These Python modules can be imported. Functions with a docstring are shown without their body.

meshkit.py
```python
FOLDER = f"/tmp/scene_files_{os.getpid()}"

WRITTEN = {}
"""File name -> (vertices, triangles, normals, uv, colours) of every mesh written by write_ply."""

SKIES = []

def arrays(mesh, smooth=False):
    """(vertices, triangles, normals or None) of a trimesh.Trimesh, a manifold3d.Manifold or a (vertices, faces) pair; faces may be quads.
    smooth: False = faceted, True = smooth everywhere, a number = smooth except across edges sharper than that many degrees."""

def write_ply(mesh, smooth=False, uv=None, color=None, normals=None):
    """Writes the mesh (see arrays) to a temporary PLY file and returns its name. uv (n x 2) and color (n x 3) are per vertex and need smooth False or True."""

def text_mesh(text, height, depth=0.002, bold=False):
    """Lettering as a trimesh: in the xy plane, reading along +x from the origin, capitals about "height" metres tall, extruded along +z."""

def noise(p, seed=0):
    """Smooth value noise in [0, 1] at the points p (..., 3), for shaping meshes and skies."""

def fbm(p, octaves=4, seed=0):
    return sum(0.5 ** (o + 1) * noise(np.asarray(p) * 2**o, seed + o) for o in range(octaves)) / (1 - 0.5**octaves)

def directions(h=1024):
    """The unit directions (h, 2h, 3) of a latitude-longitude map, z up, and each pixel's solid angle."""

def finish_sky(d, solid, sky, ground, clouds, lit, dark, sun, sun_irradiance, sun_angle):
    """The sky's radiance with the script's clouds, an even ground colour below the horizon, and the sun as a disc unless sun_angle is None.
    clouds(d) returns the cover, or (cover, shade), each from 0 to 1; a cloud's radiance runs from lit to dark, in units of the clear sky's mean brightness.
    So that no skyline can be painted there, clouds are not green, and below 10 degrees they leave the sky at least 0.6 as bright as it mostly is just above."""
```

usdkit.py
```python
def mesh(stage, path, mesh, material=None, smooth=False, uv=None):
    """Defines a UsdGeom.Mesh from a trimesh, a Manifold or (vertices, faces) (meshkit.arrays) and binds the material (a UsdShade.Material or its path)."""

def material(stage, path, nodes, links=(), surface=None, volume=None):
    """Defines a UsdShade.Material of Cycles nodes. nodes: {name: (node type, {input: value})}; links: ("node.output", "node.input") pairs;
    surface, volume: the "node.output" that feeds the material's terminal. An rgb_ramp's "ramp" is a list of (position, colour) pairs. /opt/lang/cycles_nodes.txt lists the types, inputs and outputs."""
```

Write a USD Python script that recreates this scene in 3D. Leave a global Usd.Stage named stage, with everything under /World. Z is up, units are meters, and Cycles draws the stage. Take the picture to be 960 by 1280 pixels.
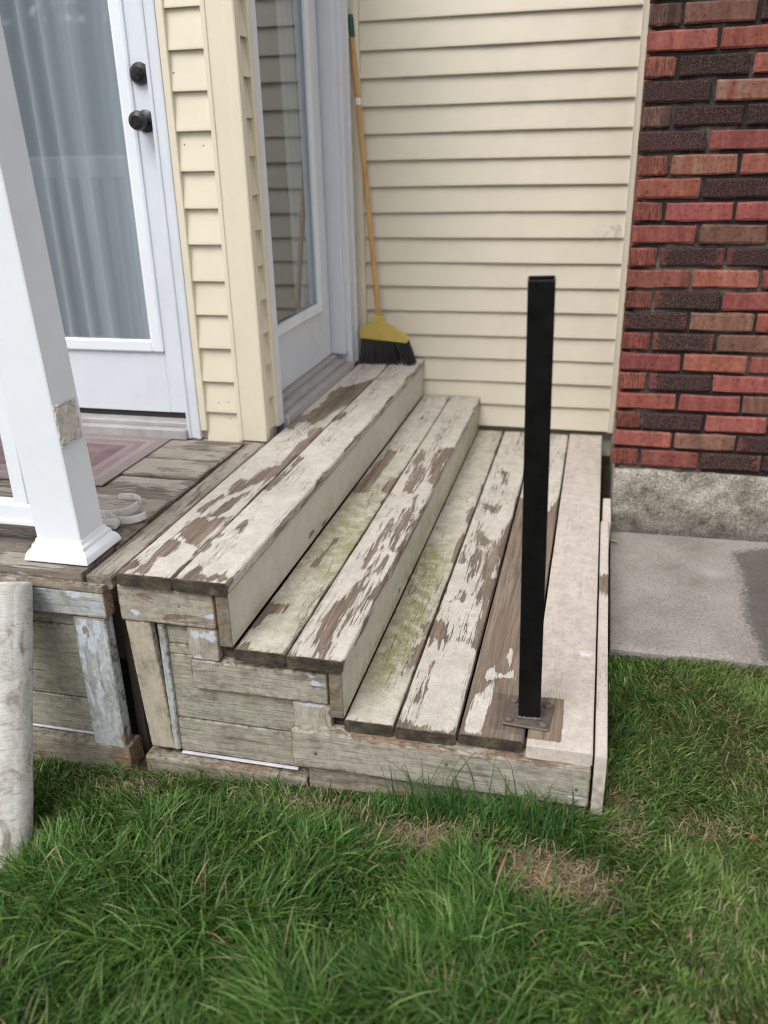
import math, random
import numpy as np
import trimesh, shapely
from shapely.geometry import Polygon, Point
from scipy.spatial import ConvexHull
import usdkit
from meshkit import noise, fbm
from pxr import Usd, UsdGeom, UsdLux, UsdShade, Gf, Sdf, Vt

stage = Usd.Stage.CreateInMemory()
UsdGeom.SetStageUpAxis(stage, 'Z')
UsdGeom.SetStageMetersPerUnit(stage, 1.0)
world = UsdGeom.Xform.Define(stage, '/World')
stage.SetDefaultPrim(world.GetPrim())
UsdGeom.Scope.Define(stage, '/World/Looks')
rnd = random.Random(11)
rng = np.random.default_rng(11)

# ------------------------------------------------------------------ camera
CAM = np.array([-0.06324, -1.63934, 1.43894])
RIGHT = np.array([0.97150930, 0.23604131, -0.02131144])
UP = np.array([-0.07249863, 0.38159099, 0.92148373])
FWD = np.array([-0.22564048, 0.89368497, -0.38783186])
cam = UsdGeom.Camera.Define(stage, '/World/camera')
m = Gf.Matrix4d(*RIGHT, 0, *UP, 0, *(-FWD), 0, *CAM, 1)
cam.AddTransformOp().Set(m)
cam.CreateHorizontalApertureAttr(36.0)
cam.CreateVerticalApertureAttr(48.0)
cam.CreateFocalLengthAttr(1070.48 / 960 * 36.0)
cam.CreateClippingRangeAttr(Gf.Vec2f(0.05, 500))
cam.CreateFStopAttr(2.5)
cam.CreateFocusDistanceAttr(2.35)
cam.CreateExposureAttr(0.66)

# ------------------------------------------------------------------ overcast sky and its soft sun
TOSUN = np.array([-0.25, -0.70, 1.10]); TOSUN /= np.linalg.norm(TOSUN)
elev = math.asin(TOSUN[2]); rot = math.atan2(TOSUN[0], TOSUN[1])
sky_mat = usdkit.material(stage, '/World/Looks/sky', {
    'tc': ('texture_coordinate', {}),
    'mp': ('mapping', {'scale': (2.2, 2.2, 5.0)}),
    'n': ('noise_texture', {'scale': 1.6, 'detail': 6.0, 'roughness': 0.6}),
    'mr': ('map_range', {'from_min': 0.3, 'from_max': 0.7, 'to_min': 0.80, 'to_max': 1.0, 'clamp': True}),
    'sky': ('sky_texture', {'sky_type': 'single_scattering', 'sun_disc': False, 'sun_elevation': elev, 'sun_rotation': rot,
                            'aerosol_density': 2.0, 'altitude': 50.0}),
    'bw': ('rgb_to_bw', {}),
    'tint': ('mix_color', {'blend_type': 'multiply', 'fac': 1.0, 'b': (1.13, 1.115, 1.12), 'use_clamp': False}),
    'mix': ('mix_color', {'blend_type': 'mix'}),
    'bg': ('background_shader', {'strength': 0.15}),
}, [('tc.generated', 'mp.vector'), ('mp.vector', 'n.vector'), ('n.fac', 'mr.value'), ('sky.color', 'bw.color'), ('bw.val', 'tint.a'),
    ('mr.result', 'mix.fac'), ('sky.color', 'mix.a'), ('tint.result', 'mix.b'), ('mix.result', 'bg.color')], surface='bg.background')
dome = UsdLux.DomeLight.Define(stage, '/World/sky')
UsdShade.MaterialBindingAPI.Apply(dome.GetPrim()).Bind(sky_mat)
sun = UsdLux.DistantLight.Define(stage, '/World/sun')
sun.CreateIntensityAttr(0.40)
sun.CreateNormalizeAttr(True)
sun.CreateAngleAttr(38.0)
sun.CreateColorAttr(Gf.Vec3f(1.0, 0.965, 0.92))
zx = TOSUN; xx = np.cross([0, 0, 1.0], zx); xx /= np.linalg.norm(xx); yx = np.cross(zx, xx)
sun.AddTransformOp().Set(Gf.Matrix4d(*xx, 0, *yx, 0, *zx, 0, 0, 0, 0, 1))

# ------------------------------------------------------------------ measured levels (metres)
Z1, Z2, Z3, ZD = 0.1703, 0.3369, 0.5141, 0.494
YB = 2.397                 # the siding at the back
XW = -1.190                # the house wall that faces the steps
YW = 1.090                 # the house wall with the left door
YK = 1.578                 # face of the brick wall
SLAB = 0.036

# ------------------------------------------------------------------ helpers
_used = {}
def numbered(parent, name):
    k = _used.get((parent, name), 0)
    _used[(parent, name)] = k + 1
    return name if k == 0 else '%s_%03d' % (name, k)

def tag(prim, label=None, cat=None, group=None, kind=None):
    for k, v in (('label', label), ('category', cat), ('group', group), ('kind', kind)):
        if v:
            prim.SetCustomDataByKey(k, v)

class Thing:
    """an Xform at the thing's base; parts are given in world coordinates"""
    def __init__(self, name, label, cat, loc, group=None):
        self.path = '/World/' + numbered('/World', name)
        self.loc = np.array(loc, float)
        x = UsdGeom.Xform.Define(stage, self.path)
        x.AddTranslateOp().Set(Gf.Vec3d(*map(float, loc)))
        tag(x.GetPrim(), label, cat, group)
    def add(self, name, vf, mat, attrs=None, smooth=False, parent=None, label=None, kind=None):
        base = parent or self.path
        path = base + '/' + numbered(base, name)
        emit(path, vf, mat, self.loc, attrs, smooth)
        tag(stage.GetPrimAtPath(path), label=label, kind=kind)
        return path

def emit(path, vf, mat, loc=(0, 0, 0), attrs=None, smooth=False):
    if hasattr(vf, 'vertices'):
        vf = (np.array(vf.vertices), np.array(vf.faces))
    if len(vf) > 2 and attrs is None:
        attrs = vf[2]
    v, f = np.asarray(vf[0], float) - np.asarray(loc, float), np.asarray(vf[1])
    us = usdkit.mesh(stage, path, (v, f), mat, smooth=(True if attrs and smooth else smooth))
    if attrs:
        api = UsdGeom.PrimvarsAPI(us)
        for k, a in attrs.items():
            t = Sdf.ValueTypeNames.Color3fArray if k == 'wear' else Sdf.ValueTypeNames.Float3Array
            api.CreatePrimvar(k, t, 'vertex').Set(Vt.Vec3fArray.FromNumpy(np.asarray(a, np.float32)))
    return us

def solo(name, vf, mat, label=None, cat=None, group=None, kind=None, attrs=None, smooth=False, loc=(0, 0, 0)):
    path = '/World/' + numbered('/World', name)
    us = emit(path, vf, mat, loc, attrs, smooth)
    if any(loc):
        us.AddTranslateOp().Set(Gf.Vec3d(*map(float, loc)))
    tag(us.GetPrim(), label, cat, group, kind)
    return path

# a box with chamfered edges
_s = np.array([[x, y, z] for x in (-1, 1) for y in (-1, 1) for z in (-1, 1)], float)
_tv = np.concatenate([_s * 1.0 - np.eye(3)[k] * _s * 0.2 for k in range(3)])
def _hullfaces(v):
    h = ConvexHull(v); f = h.simplices.copy(); c = v.mean(0)
    for i, t in enumerate(f):
        n = np.cross(v[t[1]] - v[t[0]], v[t[2]] - v[t[0]])
        if n @ (v[t[0]] - c) < 0:
            f[i] = t[::-1]
    return f
_tv = np.concatenate([_s * np.where(np.arange(3) == k, 1.0, 0.8) for k in range(3)])
_tf = _hullfaces(_tv)
def cbox(x0, x1, y0, y1, z0, z1, c=0.003):
    lo, hi = np.array([x0, y0, z0], float), np.array([x1, y1, z1], float)
    mid, half = (lo + hi) / 2, (hi - lo) / 2
    c = min(c, half.min() * 0.9)
    v = np.concatenate([_s * np.where(np.arange(3) == k, half, half - c) for k in range(3)])
    return mid + v, _tf.copy()

def join(*ms):
    vs, fs, n = [], [], 0
    for mm in ms:
        v, f = (np.array(mm.vertices), np.array(mm.faces)) if hasattr(mm, 'vertices') else mm[:2]
        f = np.asarray(f)
        if f.shape[1] == 4:
            f = np.vstack([f[:, [0, 1, 2]], f[:, [0, 2, 3]]])
        vs.append(np.asarray(v, float)); fs.append(f + n); n += len(v)
    return np.vstack(vs), np.vstack(fs)

def moved(vf, R=None, t=(0, 0, 0), c=(0, 0, 0)):
    v = np.asarray(vf[0] if not hasattr(vf, 'vertices') else vf.vertices, float) - c
    f = vf[1] if not hasattr(vf, 'vertices') else np.array(vf.faces)
    if R is not None:
        v = v @ np.asarray(R).T
    return (v + c + t, f) + tuple(vf[2:] if not hasattr(vf, 'vertices') else ())

def rotm(axis, deg):
    return trimesh.transformations.rotation_matrix(math.radians(deg), axis)[:3, :3]

def sweep(rings, close_ends=True):
    """rings: (M, N, 3) closed loops -> mesh"""
    M, N, _ = rings.shape
    v = rings.reshape(-1, 3)
    i, j = np.meshgrid(np.arange(M - 1), np.arange(N), indexing='ij')
    a, b = i * N + j, i * N + (j + 1) % N
    q = np.stack([a, b, b + N, a + N], -1).reshape(-1, 4)
    f = np.vstack([q[:, [0, 1, 2]], q[:, [0, 2, 3]]])
    if close_ends:
        c0, c1 = len(v), len(v) + 1
        v = np.vstack([v, rings[0].mean(0), rings[-1].mean(0)])
        k = np.arange(N)
        f = np.vstack([f, np.stack([np.full(N, c0), (k + 1) % N, k], 1), np.stack([np.full(N, c1), (M - 1) * N + k, (M - 1) * N + (k + 1) % N], 1)])
    return v, f

def lathe(profile, n=24, axis='z', at=(0, 0, 0)):
    """profile: (radius, height) pairs"""
    pr = np.array(profile, float); t = np.arange(n) * 2 * np.pi / n
    rings = np.stack([np.stack([r * np.cos(t), r * np.sin(t), np.full(n, h)], -1) for r, h in pr])
    v, f = sweep(rings)
    if axis == 'y-':
        v = np.stack([v[:, 0], -v[:, 2], v[:, 1]], -1)
    return v + np.array(at), f

def tube(pts, rad, n=8):
    p = np.asarray(pts, float); t = np.gradient(p, axis=0); t /= np.linalg.norm(t, axis=1, keepdims=True)
    a = np.cross(t, [0.13, 0.31, 0.94]); a /= np.linalg.norm(a, axis=1, keepdims=True); b = np.cross(t, a)
    ang = np.arange(n) * 2 * np.pi / n
    rad = np.broadcast_to(rad, (len(p),))
    rings = p[:, None] + rad[:, None, None] * (np.cos(ang)[None, :, None] * a[:, None] + np.sin(ang)[None, :, None] * b[:, None])
    return sweep(rings)

def sdist(polys, xy):
    """signed distance, negative inside, to a list of polygons"""
    d = np.full(len(xy), 9.0)
    pts = shapely.points(xy)
    for q in polys:
        g = Polygon(q).buffer(0)
        dd = shapely.distance(g.boundary, pts)
        d = np.minimum(d, np.where(shapely.contains(g, pts), -dd, dd))
    return d

def P_out(a, L):
    return np.ones(len(a), bool)
AX = {'x': (0, 1, 2), 'y': (1, 0, 2), 'z': (2, 0, 1)}
def plank(axis, b, face='z', r=0.004, nl=40, nw=10, jag=0.003, wob=0.0008, peel=0.1, green=0.0, dirt=0.0, edge=0.35, endwear=0.25, seed=None, bow=0.0, wearf=None, endgrain=0.0):
    """A weathered board. axis: its grain; b = x0,x1,y0,y1,z0,z1; face: the axis through its thickness."""
    global rnd
    s = rnd.randrange(10 ** 6) if seed is None else seed
    lo, hi = np.array(b[0::2], float), np.array(b[1::2], float)
    ia = 'xyz'.index(axis); ic = 'xyz'.index(face); ib = 3 - ia - ic
    L, W, T = (hi - lo)[[ia, ib, ic]]
    r = min(r, W * .3, T * .45)
    # cross-section loop in (across, thick)
    def line(p, q, n):
        return [np.array(p) + (np.array(q) - np.array(p)) * k / n for k in range(n)]
    loop = line((r, T), (W - r, T), nw) + line((W - r, T), (W - .3 * r, T - .3 * r), 1) + line((W - .3 * r, T - .3 * r), (W, T - r), 1) + line((W, T - r), (W, r), 3) + line((W, r), (W - r, 0), 1) \
        + line((W - r, 0), (r, 0), nw) + line((r, 0), (0, r), 1) + line((0, r), (0, T - r), 3) + line((0, T - r), (.3 * r, T - .3 * r), 1) + line((.3 * r, T - .3 * r), (r, T), 1)
    loop = np.array(loop)
    a = np.concatenate([[0, .0015, .005], np.linspace(.012, L - .012, nl), [L - .005, L - .0015, L]])
    A = np.repeat(a[:, None], len(loop), 1); B = np.repeat(loop[None, :, 0], len(a), 0); Cc = np.repeat(loop[None, :, 1], len(a), 0)
    P = np.stack([A, B, Cc], -1)
    # uneven edges and surface
    q = np.stack([A * 9, B * 45, Cc * 45], -1) + s % 997
    n1 = fbm(q, 3, s % 101) - .5; n2 = fbm(q + 31.7, 3, s % 103) - .5
    P[..., 1] += wob * 2.2 * n1; P[..., 2] += wob * 2.0 * n2
    lumps = fbm(np.stack([A * 3, B * 0, Cc * 0], -1) + s % 89, 2, 5) - .5
    P[..., 2] += bow * lumps
    # end jags: endmost rings shift along the grain
    for rr, sg in (((0, 1, 2), 1), ((-3, -2, -1), -1)):
        j = jag * (fbm(np.stack([B[0] * 95, Cc[0] * 60, B[0] * 0 + 3 * sg + s % 71], -1), 3, 9) - .25)
        for k in rr:
            P[k, :, 0] += sg * np.maximum(j, 0)
    ends = np.minimum(A, L - A)
    # tiny chamfer on the ends
    for k, sh in ((0, .0018), (-1, .0018)):
        cen = np.array([W / 2, T / 2]); P[k, :, 1:] = cen + (P[k, :, 1:] - cen) * (1 - sh / min(W, T))
    v, f = sweep(P)
    # which way round
    perm = np.empty(3, int); perm[[ia, ib, ic]] = [0, 1, 2]
    bc = v + np.array([(s % 613) * .37, (s % 211) * .53, (s % 307) * .41])
    wv = v[:, perm].copy()
    if face == 'y':       # the good face looks to -y
        wv[:, 1] = (hi - lo)[1] - wv[:, 1]
    if face == 'x+':
        pass
    wv = wv + lo
    tri = wv[f]
    nrm = np.cross(tri[:, 1] - tri[:, 0], tri[:, 2] - tri[:, 0])
    vol = (tri[:, 0] * nrm).sum() - (wv.mean(0) * nrm).sum()
    if vol < 0:
        f = f[:, ::-1]
    eb = np.minimum(v[:, 1], W - v[:, 1]); a0 = np.concatenate([A.ravel(), [0, L]]); ea = np.minimum(a0, L - a0)
    wear = np.zeros((len(v), 3))
    wear[:, 0] = peel + edge * np.exp(-np.maximum(eb, 0) / .006) + endwear * np.exp(-np.maximum(ea, 0) / .012)
    # end grain is bare
    wear[:, 0] += 1.2 * (ea < .0018)
    wear[:, 1] = green; wear[:, 2] = dirt
    lv = np.column_stack([a0, v[:, 1:]])
    if wearf is not None:
        wearf(wv, wear, lv)
    if endgrain:
        e = (ea < .0018) & (P_out(a0, L))
        wear[e, 0] = 1.6; wear[e, 2] = 1.0 + endgrain
    return wv, f, {'bc': bc, 'wear': wear}

# ------------------------------------------------------------------ materials
def L(name):
    return '/World/Looks/' + name
PLAIN = {}
def principled(name, col, rough=.5, metal=0.0, var=.12, scale=12.0, bump=0.0, bscale=120.0, spec=.5, stain=None, stain_scale=6.0, stain_amt=.5, rand=0.0):
    """a colour with mottling, stains and fine relief"""
    c = np.array(col, float)
    nodes = {'tc': ('geometry', {}), 'n': ('noise_texture', {'scale': scale, 'detail': 6.0, 'roughness': .6}),
             'r': ('rgb_ramp', {'ramp': [(.25, tuple(c * (1 - var))), (.5, tuple(c)), (.78, tuple(np.minimum(c * (1 + var), .95)))]}),
             'p': ('principled_bsdf', {'roughness': rough, 'metallic': metal, 'specular_ior_level': spec}),
             'rr': ('map_range', {'from_min': .3, 'from_max': .7, 'to_min': max(rough - .1, .02), 'to_max': min(rough + .1, 1.0)})}
    links = [('tc.position', 'n.vector'), ('n.fac', 'r.fac'), ('n.fac', 'rr.value'), ('rr.result', 'p.roughness')]
    col_out = 'r.color'
    if stain is not None:
        nodes['ns'] = ('noise_texture', {'scale': stain_scale, 'detail': 8.0, 'roughness': .68, 'distortion': .4})
        nodes['ms'] = ('map_range', {'from_min': .5, 'from_max': .72, 'to_min': 0.0, 'to_max': stain_amt, 'clamp': True})
        nodes['mx'] = ('mix_color', {'blend_type': 'mix', 'b': tuple(stain)})
        links += [('tc.position', 'ns.vector'), ('ns.fac', 'ms.value'), ('ms.result', 'mx.fac'), (col_out, 'mx.a')]
        col_out = 'mx.result'
    if rand:
        nodes['oi'] = ('object_info', {})
        nodes['mo'] = ('map_range', {'to_min': 1 - rand, 'to_max': 1 + rand})
        nodes['hv'] = ('hsv', {'hue': .5, 'saturation': 1.0, 'fac': 1.0})
        links += [('oi.random', 'mo.value'), ('mo.result', 'hv.value'), (col_out, 'hv.color')]
        col_out = 'hv.color'
    links.append((col_out, 'p.base_color'))
    if bump:
        nodes['nb'] = ('noise_texture', {'scale': bscale, 'detail': 5.0, 'roughness': .6})
        nodes['b'] = ('bump', {'strength': 1.0, 'distance': bump})
        links += [('tc.position', 'nb.vector'), ('nb.fac', 'b.height'), ('b.normal', 'p.normal')]
    return usdkit.material(stage, L(name), nodes, links, surface='p.BSDF')

def painted_wood(name, paint, paint2, wood, dark, green=(.215, .218, .088), second=None, rough=.62, speckle=.35, thr=.5, relief=.0022, amp=1.0, streak=1.0):
    """paint that has flaked off along the grain over weathered wood.  wear.r how much has come off, wear.g algae (or second tone), wear.b dirt"""
    w = np.array(wood)
    N = {
        'bc': ('attribute', {'attribute': 'bc'}), 'we': ('attribute', {'attribute': 'wear'}), 'ws': ('separate_color', {'color_type': 'rgb'}),
        'm1': ('mapping', {'scale': (9., 120., 120.)}), 'n1': ('noise_texture', {'scale': 1.0, 'detail': 8.0, 'roughness': .70, 'distortion': .35}),
        'm2': ('mapping', {'scale': (3., 13., 13.)}), 'n2': ('noise_texture', {'scale': 1.0, 'detail': 3.0}),
        'mg': ('mapping', {'scale': (2.0, 42., 42.)}), 'ng': ('noise_texture', {'scale': 1.0, 'detail': 8.0, 'roughness': .65, 'distortion': .9}),
        'mf': ('mapping', {'scale': (9., 420., 420.)}), 'nf': ('noise_texture', {'scale': 1.0, 'detail': 4.0, 'roughness': .6}),
        'a1': ('math', {'math_type': 'multiply_add', 'value2': 2.1 * amp, 'value3': -1.05 * amp}), 'a2': ('math', {'math_type': 'multiply_add', 'value2': .9 * amp, 'value3': -.45 * amp}),
        's1': ('math', {'math_type': 'add'}), 's2': ('math', {'math_type': 'add'}),
        'mask': ('map_range', {'range_type': 'smoothstep', 'from_min': thr - .03, 'from_max': thr + .03, 'to_min': 0.0, 'to_max': 1.0, 'clamp': True}),
        'wr': ('rgb_ramp', {'ramp': [(.22, tuple(dark)), (.42, tuple(w * .72)), (.55, tuple(w)), (.75, tuple(np.minimum(w * 1.45, .7)))]}),
        'fr': ('map_range', {'from_min': .3, 'from_max': .7, 'to_min': .62, 'to_max': 1.25, 'clamp': True}),
        'wm': ('hsv', {'hue': .5, 'saturation': 1.0, 'fac': 1.0}), 'ed': ('map_range', {'from_min': 1.0, 'from_max': 2.0, 'to_min': 0.0, 'to_max': 1.0, 'clamp': True}), 'ex': ('mix_color', {'blend_type': 'mix'}), 'er': ('rgb_ramp', {'ramp': [(.35, (.006, .006, .004)), (.5, (.030, .026, .018)), (.62, (.075, .068, .035)), (.75, (.13, .11, .075))]}),
        'pn': ('noise_texture', {'scale': 150.0, 'detail': 6.0, 'roughness': .85}),
        'pl': ('noise_texture', {'scale': 9.0, 'detail': 5.0, 'roughness': .6}),
        'pr': ('rgb_ramp', {'ramp': [(.3, tuple(paint2)), (.62, tuple(paint))]}),
        'ps': ('map_range', {'from_min': .50, 'from_max': .68, 'to_min': 0.0, 'to_max': speckle, 'clamp': True}),
        'psx': ('mix_color', {'blend_type': 'mix', 'b': tuple(np.array(paint) * .42)}),
        'dm': ('noise_texture', {'scale': 26.0, 'detail': 7.0, 'roughness': .72}),
        'da': ('math', {'math_type': 'multiply_add', 'value2': 3.2, 'value3': -1.25, 'use_clamp': True}),
        'db': ('math', {'math_type': 'multiply', 'use_clamp': True}),
        'dx': ('mix_color', {'blend_type': 'mix', 'b': tuple(np.array(paint) * .30 + np.array([.02, .016, .01]))}),
        'ga': ('noise_texture', {'scale': 170.0, 'detail': 6.0, 'roughness': .8}),
        'gz': ('math', {'math_type': 'multiply_add', 'value2': 1.3}), 'gl': ('math', {'math_type': 'multiply_add', 'value2': 1.7, 'value3': -1.42, 'use_clamp': True}),
        'gm': ('math', {'math_type': 'multiply', 'use_clamp': True}),
        'gx': ('mix_color', {'blend_type': 'mix', 'b': tuple(second if second is not None else green)}),
        'mc': ('mapping', {'scale': (5., 110., 110.)}), 'nc': ('noise_texture', {'scale': 1.0, 'detail': 3.0, 'roughness': .55, 'distortion': .5}),
        'c1': ('math', {'math_type': 'compare', 'value2': .5, 'value3': .010}),
        'c2': ('math', {'math_type': 'greater_than', 'value2': .53}), 'c3': ('math', {'math_type': 'multiply', 'value2': 1.0}),
        'c4': ('math', {'math_type': 'multiply', 'value2': .75 * streak}),
        'cx': ('mix_color', {'blend_type': 'mix', 'b': (.045, .036, .027)}),
        'fe': ('map_range', {'range_type': 'smoothstep', 'from_min': thr - .16, 'from_max': thr - .02, 'to_min': 0.0, 'to_max': .42, 'clamp': True}), 'fx': ('mix_color', {'blend_type': 'mix', 'b': tuple(np.array(paint) * .38)}),  # dark line along flake edges: grime and edge shadow painted into the colour
        'mix': ('mix_color', {'blend_type': 'mix'}),
        'p': ('principled_bsdf', {'specular_ior_level': .35}), 'pro': ('map_range', {'to_min': rough, 'to_max': .88}),
        'inv': ('math', {'math_type': 'subtract', 'value1': 1.0}),
        'h1': ('math', {'math_type': 'multiply_add', 'value2': .35}), 'h2': ('math', {'math_type': 'multiply_add', 'value2': .12}), 'h3': ('math', {'math_type': 'multiply_add', 'value2': -.35}),
        'b': ('bump', {'strength': 1.0, 'distance': relief}),
    }
    E = [('we.color', 'ws.color')]
    for a in ('1', '2', 'g', 'f', 'c'):
        E += [('bc.vector', f'm{a}.vector'), (f'm{a}.vector', f'n{a}.vector')]
    for a in ('pn', 'pl', 'dm', 'ga'):
        E.append(('bc.vector', a + '.vector'))
    E += [('n1.fac', 'a1.value1'), ('n2.fac', 'a2.value1'), ('a1.value', 's1.value1'), ('a2.value', 's1.value2'), ('s1.value', 's2.value1'), ('ws.r', 's2.value2'), ('s2.value', 'mask.value'),
          ('ng.fac', 'wr.fac'), ('nf.fac', 'fr.value'), ('wr.color', 'wm.color'), ('fr.result', 'wm.value'), ('ws.b', 'ed.value'), ('ed.result', 'ex.fac'), ('wm.color', 'ex.a'), ('dm.fac', 'er.fac'), ('er.color', 'ex.b'),
          ('pl.fac', 'pr.fac'), ('pn.fac', 'ps.value'), ('ps.result', 'psx.fac'), ('pr.color', 'psx.a'),
          ('dm.fac', 'da.value1'), ('da.value', 'db.value1'), ('ws.b', 'db.value2'), ('db.value', 'dx.fac'), ('psx.result', 'dx.a'),
          ('dm.fac', 'gz.value1'), ('ga.fac', 'gz.value3'), ('gz.value', 'gl.value1'), ('gl.value', 'gm.value1'), ('ws.g', 'gm.value2'), ('gm.value', 'gx.fac'), ('dx.result', 'gx.a'),
          ('nc.fac', 'c1.value1'), ('n2.fac', 'c2.value1'), ('c1.value', 'c3.value1'), ('c2.value', 'c3.value2'), ('c3.value', 'c4.value1'), ('c4.value', 'cx.fac'), ('gx.result', 'cx.a'),
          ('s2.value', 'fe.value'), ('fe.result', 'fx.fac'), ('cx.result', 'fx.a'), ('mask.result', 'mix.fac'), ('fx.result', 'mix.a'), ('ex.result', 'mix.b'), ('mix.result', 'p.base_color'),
          ('mask.result', 'pro.value'), ('pro.result', 'p.roughness'),
          ('mask.result', 'inv.value2'), ('ng.fac', 'h1.value1'), ('inv.value', 'h1.value3'), ('nf.fac', 'h2.value1'), ('h1.value', 'h2.value3'), ('c4.value', 'h3.value1'), ('h2.value', 'h3.value3'), ('h3.value', 'b.height'), ('b.normal', 'p.normal')]
    return usdkit.material(stage, L(name), N, E, surface='p.BSDF')

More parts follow.
